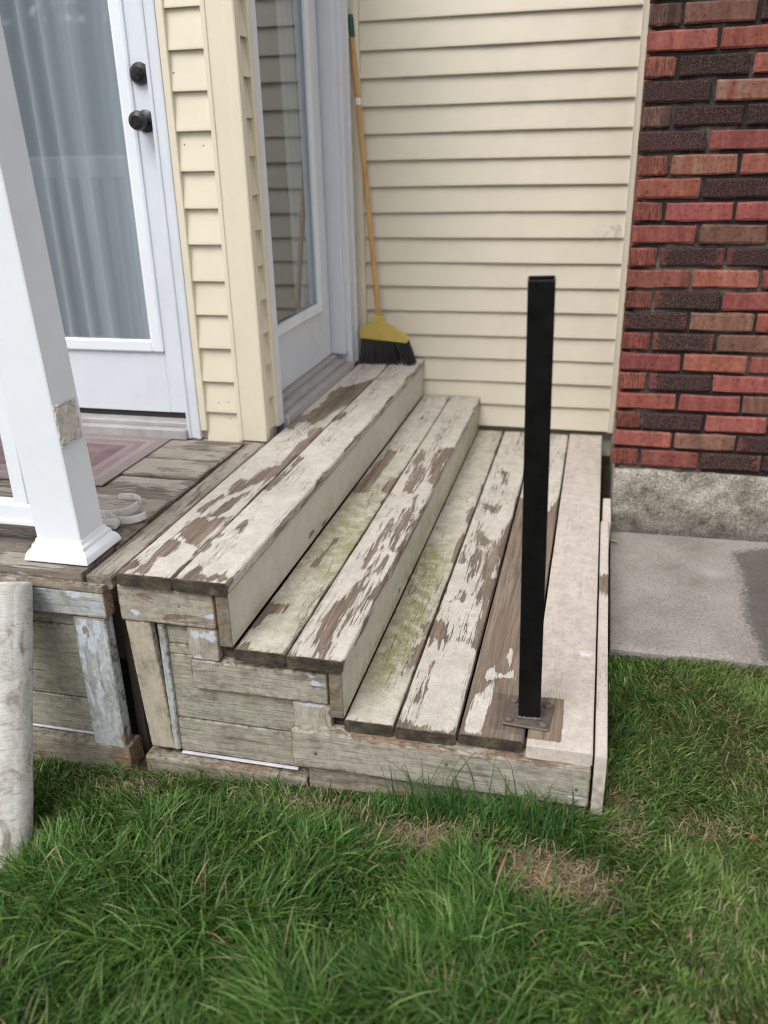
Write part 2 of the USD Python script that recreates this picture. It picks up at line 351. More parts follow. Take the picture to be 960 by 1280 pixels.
def sagepaint(name, base, grain=.8, blue=(.50, .56, .64), orange=(.26, .155, .10), rough=.6, relief=.0016):
    """brushed thin paint over embossed boards: bluish white primer shows in places (wear.g), bare reddish wood in others (wear.r)"""
    c = np.array(base)
    N = {
        'bc': ('attribute', {'attribute': 'bc'}), 'we': ('attribute', {'attribute': 'wear'}), 'ws': ('separate_color', {'color_type': 'rgb'}),
        'mg': ('mapping', {'scale': (7., 120., 120.)}), 'ng': ('noise_texture', {'scale': 1.0, 'detail': 7.0, 'roughness': .7, 'distortion': 1.1}),
        'nl': ('noise_texture', {'scale': 14.0, 'detail': 6.0, 'roughness': .65}),
        'n3': ('noise_texture', {'scale': 60.0, 'detail': 6.0, 'roughness': .7}),
        'm1': ('mapping', {'scale': (16., 60., 60.)}), 'n1': ('noise_texture', {'scale': 1.0, 'detail': 7.0, 'roughness': .65, 'distortion': .6}),
        'm2': ('mapping', {'scale': (12., 40., 40.), 'location': (7.3, 1.1, 5.7)}), 'n2': ('noise_texture', {'scale': 1.0, 'detail': 7.0, 'roughness': .65, 'distortion': .6}),
        'r': ('rgb_ramp', {'ramp': [(.3, tuple(c * np.array([.60, .58, .52]))), (.45, tuple(c)), (.56, tuple(c * 1.08)), (.7, tuple(c * np.array([1.25, 1.22, 1.2])))]}),
        'gd': ('rgb_ramp', {'ramp': [(.32, (.22, .19, .155)), (.40, (.62, .59, .54)), (.47, (.95, .94, .93)), (.56, (1.05, 1.05, 1.04)), (.7, (1.30, 1.30, 1.30))]}),
        'gm': ('mix_color', {'blend_type': 'multiply', 'fac': grain}),
        'sa': ('math', {'math_type': 'multiply_add', 'value2': 2.2, 'value3': -1.1}), 'sb': ('math', {'math_type': 'add'}),
        'sm': ('map_range', {'range_type': 'smoothstep', 'from_min': .45, 'from_max': .58, 'to_min': 0.0, 'to_max': .9, 'clamp': True}),
        'bx': ('mix_color', {'blend_type': 'mix', 'b': tuple(blue)}),
        'oa': ('math', {'math_type': 'multiply_add', 'value2': 2.2, 'value3': -1.1}), 'ob': ('math', {'math_type': 'add'}),
        'om': ('map_range', {'range_type': 'smoothstep', 'from_min': .46, 'from_max': .55, 'to_min': 0.0, 'to_max': .85, 'clamp': True}),
        'or': ('rgb_ramp', {'ramp': [(.35, tuple(np.array(orange) * .5)), (.6, tuple(orange)), (.75, (.36, .27, .18))]}),
        'ox': ('mix_color', {'blend_type': 'mix'}),
        'dk': ('map_range', {'from_min': .45, 'from_max': .8, 'to_min': 0.0, 'to_max': 1.0, 'clamp': True}), 'dm': ('math', {'math_type': 'multiply', 'use_clamp': True}),
        'dx': ('mix_color', {'blend_type': 'mix', 'b': (.05, .05, .035)}),
        'p': ('principled_bsdf', {'roughness': rough, 'specular_ior_level': .35}),
        'h': ('math', {'math_type': 'multiply_add', 'value2': -.4}), 'b': ('bump', {'strength': 1.0, 'distance': relief}),
    }
    E = [('we.color', 'ws.color'), ('bc.vector', 'mg.vector'), ('mg.vector', 'ng.vector'), ('bc.vector', 'nl.vector'), ('bc.vector', 'n3.vector'), ('bc.vector', 'm1.vector'), ('m1.vector', 'n1.vector'), ('bc.vector', 'm2.vector'), ('m2.vector', 'n2.vector'),
         ('nl.fac', 'r.fac'), ('ng.fac', 'gd.fac'), ('r.color', 'gm.a'), ('gd.color', 'gm.b'),
         ('n1.fac', 'sa.value1'), ('sa.value', 'sb.value1'), ('ws.g', 'sb.value2'), ('sb.value', 'sm.value'), ('sm.result', 'bx.fac'), ('gm.result', 'bx.a'),
         ('n2.fac', 'oa.value1'), ('oa.value', 'ob.value1'), ('ws.r', 'ob.value2'), ('ob.value', 'om.value'), ('om.result', 'ox.fac'), ('bx.result', 'ox.a'), ('ng.fac', 'or.fac'), ('or.color', 'ox.b'),
         ('n3.fac', 'dk.value'), ('dk.result', 'dm.value1'), ('ws.b', 'dm.value2'), ('dm.value', 'dx.fac'), ('ox.result', 'dx.a'), ('dx.result', 'p.base_color'),
         ('om.result', 'h.value1'), ('ng.fac', 'h.value3'), ('h.value', 'b.height'), ('b.normal', 'p.normal')]
    return usdkit.material(stage, L(name), N, E, surface='p.BSDF')
# bare patches worn into the treads (outlines in x, y on each board)
WEAR = {
  't3a': [[(-1.102,0.257),(-1.108,0.324),(-1.091,0.37),(-1.065,0.339),(-1.041,0.372),(-1.016,0.384),(-1.015,0.341),(-1.02,0.259),(-1.021,0.177),(-1.061,0.2)],[(-1.102,0.57),(-1.109,0.681),(-1.08,0.659),(-1.07,0.618),(-1.057,0.718),(-1.033,0.798),(-1.011,0.792),(-1.007,0.745),(-1.025,0.67),(-1.066,0.576),(-1.082,0.532)],[(-1.032,0.96),(-1.037,1.047),(-1.024,1.095),(-1.043,1.187),(-1.018,1.216),(-1.0,1.182),(-1.003,1.099),(-1.009,0.964),(-1.001,0.823),(-1.008,0.783),(-1.024,0.848)],[(-1.089,1.293),(-1.121,1.438),(-1.092,1.53),(-1.051,1.449),(-1.041,1.341),(-1.062,1.259)],[(-1.147,1.232),(-1.141,1.351),(-1.119,1.382),(-1.093,1.293),(-1.122,1.275),(-1.123,1.186)],[(-1.128,1.647),(-1.117,1.813),(-1.048,1.757),(-0.989,1.547),(-1.021,1.541),(-1.051,1.449)],[(-1.094,0.12),(-1.085,0.17),(-1.071,0.198),(-1.062,0.156),(-1.073,0.101),(-1.08,0.094)],[(-1.123,0.407),(-1.106,0.536),(-1.091,0.522),(-1.102,0.442),(-1.105,0.381)],[(-1.071,0.373),(-1.069,0.479),(-1.036,0.565),(-1.039,0.423),(-1.052,0.37)],[(-1.116,1.526),(-1.104,1.651),(-1.091,1.784),(-1.015,1.935),(-0.985,1.869),(-0.997,1.7),(-1.02,1.483),(-1.049,1.313)],[(-1.101,0.022),(-1.099,0.078),(-1.109,0.129),(-1.103,0.204),(-1.081,0.196),(-1.094,0.12),(-1.081,0.065),(-1.077,0.016)],[(-1.158,0.021),(-1.136,0.065),(-1.118,0.052),(-1.138,0.014)]],
  't3b': [[(-0.956,0.298),(-0.956,0.325),(-0.958,0.359),(-0.945,0.341),(-0.943,0.281)],[(-1.0,0.605),(-0.988,0.712),(-0.985,0.778),(-0.989,0.905),(-0.969,0.888),(-0.979,0.705),(-0.982,0.592)],[(-0.86,0.7),(-0.852,0.746),(-0.845,0.703),(-0.853,0.675)],[(-1.004,1.321),(-0.981,1.433),(-0.974,1.379),(-0.989,1.297)],[(-0.998,0.163),(-0.996,0.194),(-0.983,0.19),(-0.986,0.153)],[(-0.969,0.032),(-0.961,0.071),(-0.95,0.035),(-0.917,0.021),(-0.888,0.059),(-0.882,0.033),(-0.861,0.021),(-0.957,0.007)],[(-0.996,0.251),(-0.991,0.271),(-0.98,0.26),(-0.986,0.24)],[(-0.857,1.013),(-0.858,1.067),(-0.84,1.016),(-0.839,0.973)],[(-0.856,1.124),(-0.848,1.245),(-0.832,1.199),(-0.855,0.992)],[(-0.858,1.598),(-0.863,1.674),(-0.849,1.723),(-0.84,1.646),(-0.84,1.542)]],
  't2a': [[(-0.864,0.122),(-0.858,0.241),(-0.802,0.236),(-0.811,0.19),(-0.835,0.18),(-0.84,0.137),(-0.849,0.105)],[(-0.849,1.047),(-0.843,1.537),(-0.807,1.518),(-0.801,1.363),(-0.81,1.124),(-0.81,1.068),(-0.842,1.049)],[(-0.753,1.085),(-0.756,1.175),(-0.731,1.211),(-0.727,1.16),(-0.738,1.068)],[(-0.745,0.982),(-0.729,1.003),(-0.726,0.976)],[(-0.814,0.469),(-0.812,0.537),(-0.802,0.67),(-0.795,0.656),(-0.798,0.513),(-0.805,0.458)],[(-0.847,0.009),(-0.839,0.038),(-0.819,-0.022),(-0.833,-0.025)],[(-0.807,0.393),(-0.803,0.407),(-0.799,0.376)]],
  't2b': [[(-0.666,0.055),(-0.678,0.15),(-0.681,0.266),(-0.659,0.304),(-0.655,0.328),(-0.652,0.4),(-0.642,0.452),(-0.64,0.491),(-0.63,0.546),(-0.614,0.59),(-0.602,0.579),(-0.609,0.458),(-0.631,0.454),(-0.636,0.32),(-0.643,0.23),(-0.645,0.127),(-0.646,0.078),(-0.65,0.027)],[(-0.666,0.485),(-0.673,0.593),(-0.67,0.681),(-0.681,0.804),(-0.665,0.848),(-0.654,0.801),(-0.65,0.626),(-0.663,0.581),(-0.648,0.476)],[(-0.686,1.127),(-0.695,1.27),(-0.676,1.363),(-0.649,1.301),(-0.638,1.176),(-0.636,1.058),(-0.66,1.073)],[(-0.71,1.268),(-0.719,1.497),(-0.698,1.55),(-0.682,1.431),(-0.7,1.291)],[(-0.611,0.174),(-0.616,0.268),(-0.61,0.348),(-0.595,0.448),(-0.596,0.58),(-0.594,0.651),(-0.582,0.653),(-0.573,0.53),(-0.577,0.332),(-0.598,0.305),(-0.599,0.207)],[(-0.626,0.63),(-0.63,0.813),(-0.627,0.95),(-0.636,1.058),(-0.623,1.099),(-0.616,0.9),(-0.607,0.738),(-0.608,0.605)],[(-0.614,1.201),(-0.644,1.438),(-0.632,1.587),(-0.584,1.596),(-0.579,1.335),(-0.568,1.149)],[(-0.575,0.321),(-0.573,0.453),(-0.588,0.624),(-0.576,0.626),(-0.562,0.406),(-0.564,0.3)]],
  't1a': [[(-0.476,0.908),(-0.486,1.051),(-0.471,1.14),(-0.462,1.124),(-0.463,0.911)],[(-0.483,1.266),(-0.487,1.364),(-0.462,1.409),(-0.464,1.289),(-0.476,1.24)],[(-0.491,0.254),(-0.488,0.346),(-0.47,0.398),(-0.463,0.388),(-0.479,0.276)],[(-0.496,0.482),(-0.472,0.493),(-0.472,0.436)]],
  't1a_green': [[(-0.594,0.185),(-0.592,0.4),(-0.587,0.725),(-0.589,1.031),(-0.544,1.057),(-0.492,0.92),(-0.483,0.587),(-0.477,0.402),(-0.501,0.252),(-0.547,0.148)]],
  't1b': [[(-0.453,0.38),(-0.463,0.495),(-0.445,0.51),(-0.417,0.499),(-0.413,0.426),(-0.419,0.366),(-0.438,0.41)],[(-0.38,0.416),(-0.373,0.502),(-0.35,0.406)],[(-0.363,0.812),(-0.361,0.946),(-0.359,1.042),(-0.33,1.221),(-0.307,1.281),(-0.307,1.137),(-0.321,0.893),(-0.333,0.832),(-0.314,0.779),(-0.33,0.522),(-0.341,0.52),(-0.349,0.665),(-0.365,0.688),(-0.363,0.77)],[(-0.442,1.434),(-0.388,1.403),(-0.38,1.435),(-0.373,1.406),(-0.384,1.305),(-0.406,1.359)],[(-0.416,1.855),(-0.398,1.807),(-0.381,1.81),(-0.381,1.654),(-0.394,1.663)],[(-0.411,0.788),(-0.413,0.936),(-0.429,1.148),(-0.43,1.258),(-0.408,1.206),(-0.372,1.09),(-0.36,1.109),(-0.379,1.038),(-0.404,1.067),(-0.387,0.941),(-0.396,0.82)],[(-0.445,0.906),(-0.446,0.977),(-0.442,1.043),(-0.437,0.916)],[(-0.457,-0.014),(-0.453,0.015),(-0.435,0.019),(-0.421,0.002),(-0.385,0.014),(-0.372,-0.003),(-0.327,0.014),(-0.32,0.0),(-0.454,-0.025)],[(-0.431,0.119),(-0.424,0.165),(-0.432,0.228),(-0.429,0.297),(-0.418,0.299),(-0.423,0.239),(-0.423,0.13)],[(-0.415,0.652),(-0.415,0.711),(-0.405,0.707),(-0.405,0.648)],[(-0.335,0.399),(-0.338,0.498),(-0.332,0.581),(-0.326,0.632),(-0.324,0.478),(-0.328,0.39)]],
  't1c_paint': [[(-0.285,0.254),(-0.275,0.299),(-0.264,0.311),(-0.263,0.351),(-0.256,0.293),(-0.233,0.279),(-0.22,0.301),(-0.235,0.367),(-0.232,0.42),(-0.226,0.411),(-0.215,0.351),(-0.216,0.312),(-0.205,0.304),(-0.199,0.249),(-0.216,0.264),(-0.247,0.257),(-0.261,0.245),(-0.275,0.237)],[(-0.3,0.024),(-0.297,0.174),(-0.28,0.195),(-0.257,0.255),(-0.246,0.276),(-0.247,0.22),(-0.252,0.132),(-0.261,0.017),(-0.293,0.014)],[(-0.318,1.542),(-0.191,1.4),(-0.164,1.507),(-0.15,1.617),(-0.134,2.44),(-0.371,2.4)]],
  't1d_bare': [[(-0.249,0.193),(-0.075,0.19),(-0.073,0.019),(-0.156,0.016),(-0.159,0.031),(-0.25,0.042)]],
  't1d_white': [[(-0.047,0.427),(-0.011,0.424),(-0.016,0.408),(-0.037,0.406)]],
}

M = {}
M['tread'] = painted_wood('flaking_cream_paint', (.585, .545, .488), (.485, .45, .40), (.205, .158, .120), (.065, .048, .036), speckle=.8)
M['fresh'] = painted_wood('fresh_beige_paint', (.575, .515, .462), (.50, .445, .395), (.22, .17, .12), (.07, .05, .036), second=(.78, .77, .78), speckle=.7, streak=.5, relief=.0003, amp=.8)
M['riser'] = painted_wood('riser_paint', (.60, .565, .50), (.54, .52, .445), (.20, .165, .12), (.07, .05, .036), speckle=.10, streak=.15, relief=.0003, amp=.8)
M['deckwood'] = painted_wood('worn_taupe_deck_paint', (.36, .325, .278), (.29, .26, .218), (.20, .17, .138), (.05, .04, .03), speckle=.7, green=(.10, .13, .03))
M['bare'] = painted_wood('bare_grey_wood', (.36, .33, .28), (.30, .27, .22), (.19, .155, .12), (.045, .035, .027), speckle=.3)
M['sage'] = sagepaint('sage_grey_paint', (.335, .312, .262))
M['sagedark'] = sagepaint('sage_siding_paint', (.315, .30, .245), relief=.0026)
M['bluegrey'] = sagepaint('blue_grey_paint', (.37, .39, .39))
M['tan'] = sagepaint('tan_paint', (.38, .34, .27), grain=.28, relief=.0008)
M['skid'] = sagepaint('weathered_beam', (.25, .225, .18), relief=.002)
M['white_caulk'] = principled('white_caulk', (.46, .46, .50), .6, var=.2, scale=30, stain=(.25, .23, .2), stain_scale=25, stain_amt=.8)
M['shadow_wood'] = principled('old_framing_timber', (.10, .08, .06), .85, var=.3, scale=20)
M['vinyl'] = principled('cream_vinyl', (.665, .61, .48), .42, var=.025, scale=3.0, bump=.0002, bscale=420, spec=.4, stain=(.50, .455, .36), stain_scale=5.0, stain_amt=.22)
M['vinyl_back'] = principled('cream_vinyl_shaded', (.615, .572, .465), .45, var=.025, scale=3.0, bump=.0002, bscale=420, spec=.4, stain=(.44, .405, .34), stain_scale=4.0, stain_amt=.25)  # same vinyl as the corner; the dimmer light at the back is in its colour
M['white_paint'] = principled('white_door_paint', (.60, .635, .69), .38, var=.03, scale=7, stain=(.55, .55, .56), stain_scale=9, stain_amt=.25)
M['white_vinyl'] = principled('white_vinyl', (.70, .74, .79), .33, var=.02, scale=6, stain=(.56, .56, .56), stain_scale=14, stain_amt=.10)
M['sill_grey'] = principled('grey_sill', (.36, .35, .345), .5, var=.12, scale=18, stain=(.2, .18, .16), stain_scale=25)
M['black_metal'] = principled('black_powder_coat', (.0022, .0022, .0026), .38, var=.1, scale=30, spec=.28)
M['black_knob'] = principled('black_knob', (.012, .010, .010), .28, var=.2, scale=60)
M['plate'] = principled('dull_grey_plate', (.105, .09, .078), .62, metal=.25, var=.35, scale=60, stain=(.15, .085, .045), stain_scale=45, stain_amt=.7, bump=.0006, bscale=140)
M['gap_dark'] = principled('dark_gap', (.02, .018, .017), .8)  # near black standing in for the shade inside door gaps and screw holes
M['room'] = principled('room_paint', (.32, .31, .29), .8)
M['mortar'] = principled('sooty_mortar', (.014, .013, .012), .95, var=.4, scale=18, bump=.004, bscale=160, stain=(.22, .205, .18), stain_scale=3.2, stain_amt=.85)
M['found'] = usdkit.material(stage, L('rough_concrete'), {
    'g': ('geometry', {}), 'n': ('noise_texture', {'scale': 9.0, 'detail': 9.0, 'roughness': .7}), 'n2': ('noise_texture', {'scale': 150.0, 'detail': 4.0, 'roughness': .7}),
    'r': ('rgb_ramp', {'ramp': [(.33, (.10, .09, .072)), (.45, (.30, .28, .238)), (.6, (.50, .475, .42))]}),
    'r2': ('rgb_ramp', {'ramp': [(.36, (.22, .20, .18)), (.5, (.8, .79, .77)), (.68, (1.15, 1.15, 1.13))]}),
    'mx': ('mix_color', {'blend_type': 'multiply', 'fac': .9}),
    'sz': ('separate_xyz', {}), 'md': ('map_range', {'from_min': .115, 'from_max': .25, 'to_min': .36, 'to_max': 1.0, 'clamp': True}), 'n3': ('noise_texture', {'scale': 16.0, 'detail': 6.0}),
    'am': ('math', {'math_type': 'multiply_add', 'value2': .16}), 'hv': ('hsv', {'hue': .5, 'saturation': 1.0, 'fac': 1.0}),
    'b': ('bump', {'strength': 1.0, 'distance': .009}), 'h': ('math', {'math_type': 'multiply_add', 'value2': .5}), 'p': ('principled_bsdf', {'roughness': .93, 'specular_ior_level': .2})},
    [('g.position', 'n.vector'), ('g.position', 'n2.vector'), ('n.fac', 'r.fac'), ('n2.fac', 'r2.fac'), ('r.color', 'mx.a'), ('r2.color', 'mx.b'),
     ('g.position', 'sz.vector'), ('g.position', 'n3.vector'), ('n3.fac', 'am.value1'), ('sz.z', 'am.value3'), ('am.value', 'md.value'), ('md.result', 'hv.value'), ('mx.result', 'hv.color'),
     ('hv.color', 'p.base_color'), ('n2.fac', 'h.value1'), ('n.fac', 'h.value3'), ('h.value', 'b.height'), ('b.normal', 'p.normal')], surface='p.BSDF')
M['slab'] = usdkit.material(stage, L('old_path_concrete'), {
    'g': ('geometry', {}), 'n': ('noise_texture', {'scale': 5.0, 'detail': 7.0, 'roughness': .65}), 'n2': ('noise_texture', {'scale': 110.0, 'detail': 7.0, 'roughness': .9}),
    'r': ('rgb_ramp', {'ramp': [(.3, (.20, .178, .158)), (.5, (.265, .242, .222)), (.7, (.32, .295, .272))]}),
    'r2': ('rgb_ramp', {'ramp': [(.36, (.30, .29, .28)), (.45, (.86, .86, .86)), (.55, (1.08, 1.08, 1.07)), (.64, (1.6, 1.56, 1.52))]}), 'mx': ('mix_color', {'blend_type': 'multiply', 'fac': .9}),
    # the old dark, exposed-aggregate stain at the right and a small pale spot
    'ws': ('attribute', {'attribute': 'wear'}), 'sc': ('separate_color', {'color_type': 'rgb'}),
    'n3': ('noise_texture', {'scale': 75.0, 'detail': 9.0, 'roughness': .85}), 'sa': ('math', {'math_type': 'multiply_add', 'value2': 2.0, 'value3': -1.0}), 'sb': ('math', {'math_type': 'add'}),
    'sm': ('map_range', {'range_type': 'smoothstep', 'from_min': .30, 'from_max': .70, 'to_min': 0.0, 'to_max': .9, 'clamp': True}),
    'dx': ('mix_color', {'blend_type': 'multiply', 'b': (.33, .325, .32)}), 'wx': ('mix_color', {'blend_type': 'mix', 'b': (.36, .345, .33)}),
    'b': ('bump', {'strength': 1.0, 'distance': .0016}), 'p': ('principled_bsdf', {'roughness': .9, 'specular_ior_level': .25})},
    [('g.position', 'n.vector'), ('g.position', 'n2.vector'), ('g.position', 'n3.vector'), ('n.fac', 'r.fac'), ('n2.fac', 'r2.fac'), ('r.color', 'mx.a'), ('r2.color', 'mx.b'),
     ('ws.color', 'sc.color'), ('n3.fac', 'sa.value1'), ('sa.value', 'sb.value1'), ('sc.r', 'sb.value2'), ('sb.value', 'sm.value'), ('sm.result', 'dx.fac'), ('mx.result', 'dx.a'),
     ('sc.g', 'wx.fac'), ('dx.result', 'wx.a'), ('wx.result', 'p.base_color'), ('n2.fac', 'b.height'), ('b.normal', 'p.normal')], surface='p.BSDF')

def brick_mat(name, a, b, kind):
    N = {'g': ('geometry', {}), 'oi': ('object_info', {}), 'ox': ('vector_math', {'math_type': 'scale', 'vector1': (7.1, 3.3, 5.9)}), 'v': ('vector_math', {'math_type': 'add'}),
         'm': ('mapping', {'scale': (34., 20., 6.) if kind != 'dark' else (20., 20., 20.)}), 'n': ('noise_texture', {'scale': 1.0, 'detail': 3.0, 'roughness': .55}),
         'n2': ('noise_texture', {'scale': 70.0, 'detail': 8.0, 'roughness': .72}), 'n4': ('noise_texture', {'scale': 330.0, 'detail': 4.0, 'roughness': .7}),
         'r': ('rgb_ramp', {'ramp': [(.36, tuple(a)), (.52, tuple((np.array(a) + np.array(b)) / 2)), (.66, tuple(b))]}),
         'r2': ('rgb_ramp', {'ramp': [(.34, (.30, .27, .26)), (.44, (.85, .85, .85)), (.55, (1.02, 1.0, 1.0)), (.7, (1.30, 1.25, 1.22))]}), 'mx': ('mix_color', {'blend_type': 'multiply', 'fac': .85}),
         'mo': ('map_range', {'to_min': .78, 'to_max': 1.16}), 'hv': ('hsv', {'hue': .5, 'saturation': 1.0, 'fac': 1.0}),
         'mh': ('map_range', {'to_min': .494, 'to_max': .506}), 'w': ('white_noise_texture', {'dimensions': '1D'}),
         'b': ('bump', {'strength': 1.0, 'distance': .0012 if kind == 'red' else .004}), 'p': ('principled_bsdf', {'roughness': .84, 'specular_ior_level': .22})}
    E = [('oi.random', 'ox.scale'), ('g.position', 'v.vector1'), ('ox.vector', 'v.vector2'), ('v.vector', 'm.vector'), ('m.vector', 'n.vector'), ('v.vector', 'n2.vector'), ('v.vector', 'n4.vector'),
         ('n.fac', 'r.fac'), ('n2.fac', 'r2.fac'), ('r.color', 'mx.a'), ('r2.color', 'mx.b'), ('oi.random', 'mo.value'), ('mo.result', 'hv.value'), ('oi.random', 'w.w'), ('w.value', 'mh.value'), ('mh.result', 'hv.hue')]
    col = 'mx.result'
    if kind == 'red':
        N['h'] = ('math', {'math_type': 'multiply_add', 'value2': .3})
        E += [('n4.fac', 'h.value1'), ('n2.fac', 'h.value3'), ('h.value', 'b.height')]
    if kind == 'striated':      # vertical drag scratches
        N['ms'] = ('mapping', {'scale': (430., 60., 26.)}); N['ns'] = ('noise_texture', {'scale': 1.0, 'detail': 2.0, 'roughness': .5})
        N['cs'] = ('map_range', {'range_type': 'smoothstep', 'from_min': .40, 'from_max': .46, 'to_min': 0.0, 'to_max': 1.0, 'clamp': True})
        N['dk'] = ('mix_color', {'blend_type': 'mix', 'a': (.075, .036, .03)})
        N['b'][1]['distance'] = .0022
        E += [('v.vector', 'ms.vector'), ('ms.vector', 'ns.vector'), ('ns.fac', 'cs.value'), ('cs.result', 'dk.fac'), (col, 'dk.b'), ('cs.result', 'b.height')]
        col = 'dk.result'
    if kind == 'dark':          # burnt, wire-cut face, smooth red strips at its ends
        N['vo'] = ('voronoi_texture', {'scale': 165.0, 'feature': 'f1', 'randomness': 1.0}); N['nv'] = ('noise_texture', {'scale': 210.0, 'detail': 6.0, 'roughness': .8})
        N['cd'] = ('rgb_ramp', {'ramp': [(.40, (.012, .009, .009)), (.50, tuple(a)), (.60, tuple(np.array(b))), (.68, tuple(np.minimum(np.array(b) * 1.7, .5)))]})
        E += [('v.vector', 'nv.vector'), ('nv.fac', 'cd.fac'), ('nv.fac', 'b.height')]
        N['ed'] = ('attribute', {'attribute': 'wear'}); N['es'] = ('separate_color', {'color_type': 'rgb'})
        N['ea'] = ('math', {'math_type': 'multiply_add', 'value2': 1.2, 'value3': -.6}); N['eb'] = ('math', {'math_type': 'add'})
        N['em'] = ('map_range', {'range_type': 'smoothstep', 'from_min': .45, 'from_max': .55, 'to_min': 0.0, 'to_max': 1.0, 'clamp': True})
        N['ex'] = ('mix_color', {'blend_type': 'mix', 'b': (.155, .055, .043)})
        E += [('ed.color', 'es.color'), ('n2.fac', 'ea.value1'), ('ea.value', 'eb.value1'), ('es.r', 'eb.value2'), ('eb.value', 'em.value'), ('em.result', 'ex.fac'), ('cd.color', 'ex.a')]
        col = 'ex.result'
    E += [(col, 'hv.color'), ('hv.color', 'p.base_color'), ('b.normal', 'p.normal')]
    return usdkit.material(stage, L(name), N, E, surface='p.BSDF')
BR = {'R': brick_mat('red_brick', (.185, .055, .046), (.262, .088, .072), 'red'), 'O': brick_mat('orange_brick', (.205, .060, .045), (.275, .098, .072), 'red'),
      'B': brick_mat('brown_brick', (.125, .062, .047), (.19, .095, .068), 'red'), 'T': brick_mat('tan_flashed_brick', (.19, .058, .045), (.225, .135, .09), 'red'),
      'S': brick_mat('striated_brick', (.175, .054, .040), (.235, .078, .055), 'striated'), 'N': brick_mat('dark_striated_brick', (.06, .036, .03), (.15, .085, .058), 'striated'),
      'D': brick_mat('burnt_brick', (.042, .026, .024), (.135, .064, .054), 'dark'), 'U': brick_mat('burnt_tan_brick', (.035, .022, .018), (.15, .085, .06), 'dark')}

WEARPOLYS = WEAR
def patches(z, keys, base=.11, amt=.80, soft=.014, green=None, extra=None):
    def f(wv, wear, lv):
        top = wv[:, 2] > z - .012
        if keys:
            d = sdist(sum((WEARPOLYS[k] for k in keys), []), wv[:, :2])
            wear[:, 0] = np.where(top, wear[:, 0] + amt * np.clip(.5 - d / (2 * soft), 0, 1), wear[:, 0])
        if extra:
            extra(wv, wear, lv, top)
    return f

# ------------------------------------------------------------------ the ground
def ground_z(x, y):
    z = np.interp(x, [-3, -1.3, -.2, .6, 3], [-.10, -.085, -.012, .004, .01])
    z = z - .02 * np.clip(-y - .2, 0, 3)
    return z + .012 * (fbm(np.stack([x * 4, y * 4, x * 0], -1), 3, 3) - .5)
def straw_amount(x, y):
    """how bare and strawy the lawn is, 0..1"""
    s = np.zeros_like(x)
    for cx_, cy_, sx, sy, a_ in ((-.09, -.205, .13, .075, 1.15), (-.36, -.155, .16, .055, .9), (.08, .02, .05, .10, .8), (.22, -.02, .09, .07, .45), (.26, -.26, .10, .07, .22), (-.70, -.09, .16, .04, .55), (-1.15, -.07, .12, .04, .6), (.16, .35, .09, .12, .25),
                                 (-.25, -.42, .08, .06, .15), (.33, .50, .10, .08, .15)):
        s = np.maximum(s, a_ * np.exp(-((x - cx_) / sx) ** 2 - ((y - cy_) / sy) ** 2))
    n = fbm(np.stack([x * 11, y * 11, x * 0], -1), 3, 77)
    return np.clip(s * 1.1 + (n - .68) * .9 * np.clip((x + .5) / .4, 0, 1), 0, 1)
soil = usdkit.material(stage, L('soil_and_thatch'), {
    'g': ('geometry', {}), 'n': ('noise_texture', {'scale': 3.0, 'detail': 6.0}), 'n2': ('noise_texture', {'scale': 90.0, 'detail': 7.0, 'roughness': .75}),
    'r': ('rgb_ramp', {'ramp': [(.38, (.055, .055, .024)), (.6, (.095, .08, .045))]}), 'r2': ('rgb_ramp', {'ramp': [(.35, (.35, .3, .25)), (.55, (1, 1, 1)), (.7, (2.0, 1.8, 1.4))]}),
    'ws': ('attribute', {'attribute': 'wear'}), 'sc': ('separate_color', {'color_type': 'rgb'}), 'st': ('mix_color', {'blend_type': 'mix', 'b': (.23, .18, .115)}),
    'm': ('mix_color', {'blend_type': 'multiply', 'fac': 1.0, 'use_clamp': False}), 'b': ('bump', {'strength': 1.0, 'distance': .01}), 'p': ('principled_bsdf', {'roughness': .95, 'specular_ior_level': .1})},
    [('g.position', 'n.vector'), ('g.position', 'n2.vector'), ('n.fac', 'r.fac'), ('n2.fac', 'r2.fac'), ('ws.color', 'sc.color'), ('sc.r', 'st.fac'), ('r.color', 'st.a'), ('st.result', 'm.a'), ('r2.color', 'm.b'), ('m.result', 'p.base_color'), ('n2.fac', 'b.height'), ('b.normal', 'p.normal')], surface='p.BSDF')
gx = np.concatenate([[-80, -40, -20, -10, -6, -4], np.arange(-3, 2.51, .06), [3, 4, 6, 10, 20, 40, 80]])
gy = np.concatenate([[-80, -40, -20, -10, -6, -4], np.arange(-2.4, 2.71, .06), [4, 6, 10, 20, 40, 80]])
GX, GY = np.meshgrid(gx, gy, indexing='ij')
GZ = ground_z(GX, GY)
nx_, ny_ = GX.shape
ii, jj = np.meshgrid(np.arange(nx_ - 1), np.arange(ny_ - 1), indexing='ij')
k0 = ii * ny_ + jj
q = np.stack([k0, k0 + ny_, k0 + ny_ + 1, k0 + 1], -1).reshape(-1, 4)
gw = np.zeros((GX.size, 3)); gw[:, 0] = straw_amount(GX.ravel(), GY.ravel())
solo('lawn_ground', (np.stack([GX, GY, GZ], -1).reshape(-1, 3), np.vstack([q[:, [0, 1, 2]], q[:, [0, 2, 3]]])), soil, 'dark soil and thatch under the grass in front of the steps', 'ground', kind='structure', smooth=True, attrs={'wear': gw})

